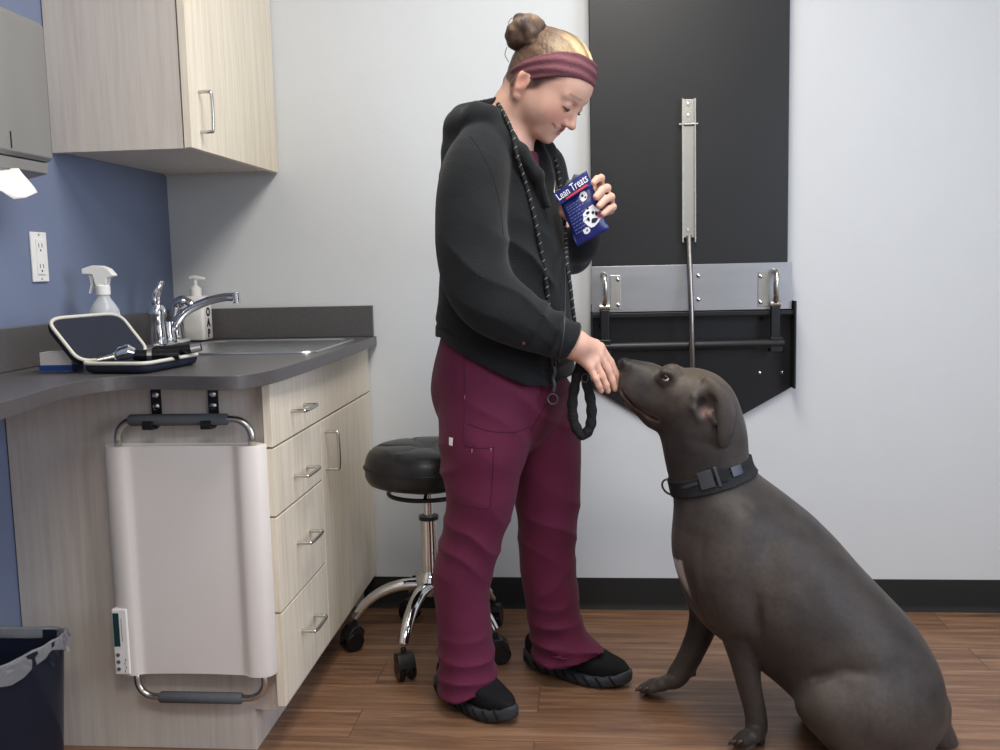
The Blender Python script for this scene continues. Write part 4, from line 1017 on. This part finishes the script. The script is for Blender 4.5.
# ears
for s_ in (-1, 1):
    ys = lambda d: yd+s_*d
    if s_ < 0:
        dog.schain([(D3(708, 383, ys(.060)), .016), (D3(721, 397, ys(.080)), .021), (D3(727, 413, ys(.092)), .021), (D3(726, 430, ys(.097)), .017), (D3(723, 444, ys(.096)), .012)], .008, .42)
        dog.chain([(D3(704, 388, ys(.068)), .008), (D3(694, 397, ys(.078)), .0065), (D3(693, 408, ys(.082)), .006), (D3(699, 420, ys(.082)), .006)], .008)
        dog.ell(D3(707, 405, ys(.092)), (R3(9.5), .024, R3(12)), .006, None, '-')
        dog.cone(D3(709, 414, ys(.080)), D3(716, 424, ys(.084)), .008, .006, .006)
    else:
        dog.chain([(D3(715, 384, ys(.062)), .012), (D3(727, 396, ys(.078)), .012), (D3(733, 408, ys(.088)), .0105), (D3(730, 424, ys(.093)), .010), (D3(724, 440, ys(.092)), .009)], .008)
def dog_post(p, D):
    x, y, z = p.T
    f = .0016*noise(p, 22, 41)+.0012*noise(p, 55, 42)
    # ribs / skin folds at the flank and neck rolls
    n_ = P(757, 462, yd)-P(672, 490, yd); 
    def groove(A, B, r, dep):
        ba = B-A; t = np.clip(((p-A) @ ba)/(ba @ ba), 0, 1); d = np.linalg.norm(p-A-t[:, None]*ba, axis=1); return dep*np.exp(-(d/r)**2)*np.sin(np.pi*np.clip(t, .1, .9))
    for A_, B_, r_, dp in DGH: f = f+groove(A_, B_, r_, dp)
    return D+f
DG = ((757, 600, 760, 640, 0, .011, .011), (722, 632, 712, 600, 0, .009, .004), (806, 682, 838, 670, 0, .011, .009), (838, 670, 872, 674, 0, .012, .006), (768, 520, 778, 600, 0, .03, .006), (800, 560, 822, 640, 0, .03, .004), (700, 520, 706, 600, 0, .016, .005), (684, 396, 668, 412, 0, .010, .003), (690, 440, 730, 448, 0, .010, .003), (684, 455, 735, 462, 0, .008, .003), (740, 500, 762, 520, 0, .012, .003))
dog.post = None
DGH = [(dog.hit(a, b_), dog.hit(c, d_), r_, dp) for a, b_, c, d_, _, r_, dp in DG]
dog.post = dog_post
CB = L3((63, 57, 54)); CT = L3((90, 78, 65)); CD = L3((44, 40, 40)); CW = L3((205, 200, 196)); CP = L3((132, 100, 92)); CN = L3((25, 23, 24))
def pix(v):
    d = v-CAM; z = d @ AF; return 500+FPX*(d @ AR)/z, 375-FPX*(d @ AU)/z
LM = {k: P(*q) for k, q in dict(top=(690, 372, yd), nose=(622, 363, yd), ear=(706, 412, yd-.08), lip=(630, 403, yd-.03), chest=(694, 575, yd), flank=(822, 612, -.98), throat=(690, 450, yd-.06)).items()}
def dog_col(v):
    c = np.tile(CB, (len(v), 1)); n1 = noise(v, 12, 51); n2 = noise(v, 30, 52)
    def mx(w, col):
        nonlocal c; w = np.clip(w, 0, 1)[:, None]; c = c*(1-w)+col*w
    dist = lambda k: np.linalg.norm(v-LM[k], axis=1)
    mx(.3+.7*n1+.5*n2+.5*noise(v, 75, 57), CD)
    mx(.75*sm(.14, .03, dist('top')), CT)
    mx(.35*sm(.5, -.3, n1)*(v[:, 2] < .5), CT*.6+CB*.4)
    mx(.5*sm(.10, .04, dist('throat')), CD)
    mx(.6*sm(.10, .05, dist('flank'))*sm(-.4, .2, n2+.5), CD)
    mx(.95*sm(.024, .018, dist('nose')), CN)
    mx(.6*sm(.020, .006, dist('ear')), CP); mx(.9*sm(.012, .005, np.abs(np.linalg.norm(v-P(702, 402, yd-.075), axis=1)-.004)), CN)
    # mouth lining
    a = P(622, 393, yd); b_ = P(654, 418, yd-.05); ba = b_-a; t = np.clip(((v-a) @ ba)/(ba @ ba), 0, 1); dl = np.linalg.norm(v-a-t[:, None]*ba, axis=1)
    for sg_ in (-1, 1):
        for a, b_ in zip(MP[:-1], MP[1:]):
            a = np.array([a[0], yd+sg_*(yd-a[1]), a[2]]); b_ = np.array([b_[0], yd+sg_*(yd-b_[1]), b_[2]]); ba = b_-a
            t = np.clip(((v-a) @ ba)/(ba @ ba), 0, 1); dl = np.linalg.norm(v-a-t[:, None]*ba, axis=1); mx(.55*sm(.011, .005, dl)*(v[:, 2] < a[2]+.003), CP*.7); mx(.9*sm(.0055, .003, dl), CN*.6)
        ey = P(666, 378, yd+sg_*.06); mx(.7*sm(.022, .010, np.linalg.norm(v-ey, axis=1)), CN)
    # thin white blaze on the chest front
    A = P(681, 560, yd); B = P(708, 607, yd); ba = B-A; t = ((v-A) @ ba)/(ba @ ba); q = v-A-t[:, None]*ba
    w = sm(.028, .018, np.linalg.norm(q*np.array([1, .25, 1]), axis=1))*sm(.050, .038, np.abs(v[:, 1]-yd+.025))*(t > -.15)*(t < 1.05)*(v[:, 0] < A[0]+.14)
    mx(w*.9, CW)
    for q in ((646, 687, yf), (741, 741, yl)): mx(.25*sm(.03, .01, np.linalg.norm(v-P(*q), axis=1)), CP*.6+CB*.4)
    return np.clip(c, 0, 1)
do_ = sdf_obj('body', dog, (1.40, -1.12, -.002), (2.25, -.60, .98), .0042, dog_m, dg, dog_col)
def flat_bottom(o):
    for v in o.data.vertices:
        if v.co.z+wloc(o).z < .001: v.co.z = .001-wloc(o).z
flat_bottom(do_)
# eyes
for s_ in (-1, 1):
    ec = P(666, 377.8, yd+s_*.0525)
    G().lathe([(.0098*math.sin(a), -.0098*math.cos(a)) for a in np.linspace(0.01, math.pi-.01, 12)], ec, 20).build('eyeball', eyew_m, dg, ang=180)
    ic_ = ec+np.array([-.0015, s_*.0048, .0028]); G().lathe([(.0072*math.sin(a), -.0072*math.cos(a)) for a in np.linspace(0.01, math.pi-.01, 10)], ic_, 16).build('iris', eye_m, dg, ang=180)
# claws
cl_m = mat('claw', (74, 60, 56), .4)
for (u, dy), yy, v0, du in [((q), yl, 741.5, -1) for q in ((739, .012), (738, -.010), (741, -.030), (747, -.045))]+[((q), yf, 688.5, 0) for q in ((647, .020), (643, .0), (645, -.020), (652, -.034))]:
    c0_ = P(u+du, v0, yy+dy-(.008 if yy == yl else 0)); G().tube([c0_+np.array([-.008, -.002, .003]), c0_+np.array([-.016, -.003, .0]), c0_+np.array([-.021, -.004, -.006])], [.0042, .0034, .0012], 8).build('claw', cl_m, dg, ang=180)
# collar : shell around the neck
Cc = P(712, 475, yd); ax_ = P(721, 502, yd)-P(706, 450, yd); nr = P(755, 463, yd)-P(672, 488, yd); nr /= np.linalg.norm(nr)
an = np.array([nr[2], 0, -nr[0]]); an = an/np.linalg.norm(an); an = an if an @ ax_ > 0 else -an
col = SDF(); col.pr = list(dog.pr)
def shell(off0, off1, hw):
    def f(p, D):
        n_ = dog_post(p, D)
        h_ = (p-Cc) @ an; D2 = np.maximum(np.maximum(n_-off1, off0-n_), np.abs(h_)-hw)
        return np.maximum(D2, np.linalg.norm(p-Cc, axis=1)-.15)
    return f
# mesh the shell directly on a dense little grid
def dense(name, f, lo, hi, h, m, par):
    s = SDF(); s.pr = list(dog.pr); s.post = f
    return sdf_obj(name, s, lo, hi, h, m, par)
co_ = dense('collar', shell(-.004, .0055, .0205), Cc-.13, Cc+.13, .0026, collar_m, dg)
for sgn in (-1, 1): pass
full = SDF(); full.pr = list(dog.pr); full.post = dog_post
def along(u0, v0, u1, v1, n=6): return [(u0+(u1-u0)*i/(n-1), v0+(v1-v0)*i/(n-1)) for i in range(n)]
def slab(name, u0, v0, u1, v1, h0, h1, m, par, thick=.004, n=7, off=.006):
    g = G(); R_ = []
    for u, v in along(u0, v0, u1, v1, n):
        c = full.hit(u, v, off); w_ = an
        out_ = (CAM-c)/np.linalg.norm(CAM-c)
        R_.append([tuple(c+w_*h0), tuple(c+w_*h1), tuple(c+w_*h1+out_*thick), tuple(c+w_*h0+out_*thick)])
    return g.rings(R_).build(name, m, par, bevel=.001, ang=50)
bk = slab('buckle', 699, 482, 713, 478, -.021, .021, buckle_m, co_, .007)
slab('buckle_slider', 716, 477.5, 719, 476.5, -.024, .024, buckle_m, co_, .006, 3)
slab('webbing_tab', 719, 476.5, 727, 474, -.015, .015, collar_m, co_, .005, 4)
slab('rubber_patch', 732, 472.5, 742, 468.5, -.012, .012, buckle_m, co_, .004, 5)
slab('stitch_band', 678, 489, 698, 483, -.004, .004, mat('stitch_grey', (60, 64, 72), .7), co_, .0012, 6)
dr_c = P(671, 487, yd-.01)
G().tube([dr_c+np.array([-.018*math.cos(a)-.002, .006*math.sin(a), .0])+an*(.021*math.sin(a)) for a in np.linspace(-math.pi/2, math.pi/2, 15)]+[dr_c+an*(.021*(1-2*t))+np.array([.004, .006, 0]) for t in np.linspace(.05, .95, 6)], .0026, 10, closed=True).build('d_ring', buckle_m, co_, ang=180)

# ================================================================== LEASH
ls = thing('leash', (1.25, -.8, .95), 'black rope leash with grey flecks draped round the neck, padded loop at the hip', 'leash')
def rope(pts, r, name='rope', fleck=True, par=None):
    pts = spline(pts, 10); L = [0]
    for a, b_ in zip(pts[:-1], pts[1:]): L.append(L[-1]+np.linalg.norm(b_-a))
    tot = L[-1]; n = int(tot/.003)+2
    P_ = [np.array([np.interp(t, L, [p[k] for p in pts]) for k in range(3)]) for t in np.linspace(0, tot, n)]
    o = G().tube(P_, [r*(1+.10*math.sin(i*.003/.011*6.28)) for i in range(n)], 10).build(name, rope_m, par or ls, ang=180)
    if fleck:
        g_ = 7
        for i in range(4, n-4, g_):
            t_ = P_[min(i+2, n-1)]-P_[max(i-2, 0)]; t_ /= np.linalg.norm(t_); out_ = CAM-P_[i]; out_ = out_-t_*(out_ @ t_); out_ /= np.linalg.norm(out_); sd = np.cross(t_, out_)
            q0 = P_[i]-t_*.0028+out_*r*.55-sd*r*.88; q1 = P_[i]+out_*r*1.06; q2 = P_[i]+t_*.0028+out_*r*.55+sd*r*.88
            G().tube([q0, q1, q2], .0009, 6).build('fleck', fleck_m, o, ang=180)
    return o
tso = SDF(); tso.pr = [q for q in hd.pr if not any(q is a for a in hd.allarm)]; tso.post = lambda p, D: D+.002*noise(p, 30, 32)+.0035*noise(p, 14, 31)
near_line = [tso.hit(u, v, .005) for u, v in ((513, 136), (517, 156), (526, 185), (534, 215), (541, 250), (545, 275), (548, 300), (550, 325))]
near_line = [P(498, 104, -.745), P(507, 120, -.785)]+near_line+[P(551.5, 345, near_line[-1][1]-.008), P(552.5, 358, near_line[-1][1]-.014)]
rp1 = rope(near_line, .0052)
far_line = [P(551, 150, -.60), P(558, 170, -.66), tso.hit(562, 200, .003), tso.hit(565, 232, .003), P(567, 262, -.785), P(570, 285, -.80), P(573, 310, -.80), P(576, 332, -.80), P(579, 352, -.795), P(582, 366, -.795)]
rope(far_line, .0050)
hl = [P(581, 364, -.80), P(576, 380, -.802), P(572.5, 402, -.804), P(574, 422, -.806), P(582, 435, -.808), P(590, 427, -.806), P(591.5, 408, -.804), P(588, 388, -.802), P(583, 368, -.80)]
pts = spline(hl, 9); G().tube(pts, [.0125*(1+.09*math.sin(i*1.1)) for i in range(len(pts))], 14).build('padded_loop', rope_m, ls, ang=180)
yk = near_line[-1][1]
ck = G().tube([P(552.5, 352, yk), P(553, 366, yk)], .0085, 14).build('clip_sleeve', blk_pl, ls, ang=180)
G().tube(spline([P(552.5, 364, yk), P(555, 371, yk-.003), P(553, 378, yk), P(554.5, 385, yk), P(553, 392, yk)], 5), .0042, 10).build('clip', buckle_m, ls, ang=180)
rc = P(552.5, 399, yk); G().tube([rc+np.array([.0115*math.cos(a), 0, .0125*math.sin(a)]) for a in np.linspace(0, 2*math.pi, 25)[:-1]], .0022, 8, closed=True).build('clip_ring', buckle_m, ls, ang=180)
rc = P(585, 378, -.815); G().tube([rc+np.array([.008*math.cos(a), 0, .010*math.sin(a)]) for a in np.linspace(0, 2*math.pi, 21)[:-1]], .0016, 8, closed=True).build('small_ring', buckle_m, ls, ang=180)

# ================================================================== TREAT BAG
tbg = thing('treat_bag', (1.34, -.66, 1.2), 'dark blue foil treat bag with white lettering held in the raised hand', 'bag')
yb = -.765
cTL, cTR, cBR, cBL = P(560.5, 203, yb), P(591, 182, yb), P(609.5, 229, yb), P(577, 247, yb)
nb = np.cross(cTR-cTL, cBL-cTL); nb /= np.linalg.norm(nb); nb = nb if nb[1] < 0 else -nb
def bg(a, b_, off=0):    # a across, b down
    q = (cTL*(1-a)+cTR*a)*(1-b_)+(cBL*(1-a)+cBR*a)*b_
    return q+nb*off
def bulge(a, b_): return .014*(math.sin(math.pi*min(max(a, 0), 1))**.6)*(math.sin(math.pi*min(max(b_*.93+.04, 0), 1))**.5)
n = 14; F_ = []; B_ = []
for j in range(n+1):
    for i in range(n+1):
        a, b_ = i/n, j/n; w = .0016*math.sin(a*13+b_*9)*math.sin(b_*7)
        F_.append(bg(a, b_, bulge(a, b_)+w)); B_.append(bg(a, b_, -bulge(a, b_)))
g = G(); fs = [(j*(n+1)+i, j*(n+1)+i+1, (j+1)*(n+1)+i+1, (j+1)*(n+1)+i) for j in range(n) for i in range(n)]
N2 = (n+1)**2
idx = [i for i in range(n+1)]+[j*(n+1)+n for j in range(1, n+1)]+[n*(n+1)+i for i in range(n-1, -1, -1)]+[j*(n+1) for j in range(n-1, 0, -1)]
g.add(F_+B_, fs+[tuple(N2+k for k in f[::-1]) for f in fs]+[(idx[k], N2+idx[k], N2+idx[(k+1) % len(idx)], idx[(k+1) % len(idx)]) for k in range(len(idx))])
pouch = g.build('pouch', bag_m, tbg, ang=180)
hTL, hTR, hBR, hBL = P(552.5, 195, yb-.016), P(586.5, 170.5, yb-.016), P(592, 184, yb-.016), P(560, 205, yb-.016)
def hq(a, b_, off=0): return (hTL*(1-a)+hTR*a)*(1-b_)+(hBL*(1-a)+hBR*a)*b_+nb*off
R_ = []
hdp = G()
rows = []
for b_ in np.linspace(0, 1, 6): rows.append([tuple(hq(a, b_, .004*math.sin(math.pi*a))) for a in np.linspace(0, 1, 12)]+[tuple(hq(a, b_, -.0015+.004*math.sin(math.pi*a))) for a in np.linspace(1, 0, 12)])
hdp.rings(rows); head_ = hdp.build('header_flap', bag_m, tbg, ang=60)
bk_ = G(); rows = []
oTL, oTR = P(565, 183, yb+.02), P(577, 173.5, yb+.02)
for t in np.linspace(0, 1, 5):
    rw = []
    for a in np.linspace(0, 1, 10):
        f_ = hq(a, .0, .001); r_ = oTL*(1-a)+oTR*a; q = f_*(1-t)+r_*t; q = q+np.array([0, 0, .004*math.sin(a*12+t*5)-.006*math.sin(math.pi*t)]); rw.append(tuple(q))
    rows.append(rw)
v = [p for r in rows for p in r]; bk_.add(v, [(i*10+j, i*10+j+1, (i+1)*10+j+1, (i+1)*10+j) for i in range(4) for j in range(9)])
bo_ = bk_.build('open_mouth', bag_in, tbg, ang=180); so = bo_.modifiers.new('s', 'SOLIDIFY'); so.thickness = .0008
def onbag(name, me, quadf, m, a0, b0, wa, wb, par, flip=False):
    vs = me.vertices; xs_ = [v.co.x for v in vs]; ys_ = [v.co.y for v in vs]; x0, x1, y0, y1 = min(xs_), max(xs_), min(ys_), max(ys_)
    for v in vs:
        a = a0+(v.co.x-x0)/(x1-x0)*wa; b_ = b0+(y1-v.co.y)/(y1-y0)*wb; e = v.co.z; v.co = Vector(quadf(a, b_, e))
    me.update(); return finish(name, me, m, par, smooth=False)
onbag('lettering', text_mesh('Lean Treats', .02, .0004, .0001), lambda a, b_, e: hq(a, b_, .0052+.004*math.sin(math.pi*a)*.6+e), wht_m, .06, .12, .88, .58, head_)
rs = G(); rs.box((0, 0, -.0003), (1, 1, .0003)); me = rs.mesh('stripe'); bm_ = bmesh.new(); bm_.from_mesh(me); bmesh.ops.subdivide_edges(bm_, edges=bm_.edges, cuts=6, use_grid_fill=True); bm_.to_mesh(me); bm_.free()
onbag('red_stripe', me, lambda a, b_, e: hq(a, b_, .0046+.004*math.sin(math.pi*a)+e), red_m, .22, .80, .66, .14, head_)
fb_ = lambda a, b_, e: bg(a, b_, bulge(a, b_)+.0022+e)
def blob(name, pts, m, off=.0, par=None):
    c = np.mean(pts, 0); vs = [fb_(c[0], c[1], off+.0003)]+[fb_(p[0], p[1], off) for p in pts]; k = len(pts)
    return G().add(vs, [(0, 1+i, 1+(i+1) % k) for i in range(k)]).build(name, m, par or pouch, ang=180)
def circ(a, b_, ra, rb, n=14, j=.12, s=1): r = np.random.RandomState(s); return [(a+ra*math.cos(t)*(1+j*r.randn()*.6), b_+rb*math.sin(t)*(1+j*r.randn()*.6)) for t in np.linspace(0, 2*math.pi, n+1)[:-1]]
for i, (b0, w) in enumerate(((.16, .42), (.21, .34), (.27, .44), (.33, .38), (.40, .46), (.46, .36), (.53, .42), (.60, .44), (.67, .30), (.74, .36))):
    x = .10
    r = np.random.RandomState(i)
    while x < .10+w:
        l = .04+.06*r.rand(); me = G().box((0, 0, -.0002), (1, 1, .0002)).mesh('print'); onbag('fine_print', me, fb_, dim_m, x, b0, l, .018, pouch); x += l+.025
wp = blob('white_patch', circ(.66, .16, .12, .10, s=2), wht_m)
wp = blob('white_patch', circ(.68, .60, .26, .20, 18, s=3), wht_m)
blob('white_patch', circ(.40, .80, .10, .07, s=5), wht_m)
for i, (a, b_, ra, rb) in enumerate(((.60, .50, .05, .03), (.74, .55, .04, .04), (.56, .62, .04, .05), (.70, .70, .10, .05), (.82, .60, .04, .05), (.64, .42, .04, .02), (.64, .14, .03, .03), (.70, .20, .03, .02), (.42, .80, .03, .02))):
    blob('black_spot', circ(a, b_, ra, rb, 9, .2, i), prt_blk, .0006)
blob('pink_patch', circ(.90, .66, .075, .07, 12, .1, 4), pink_m, .0009)
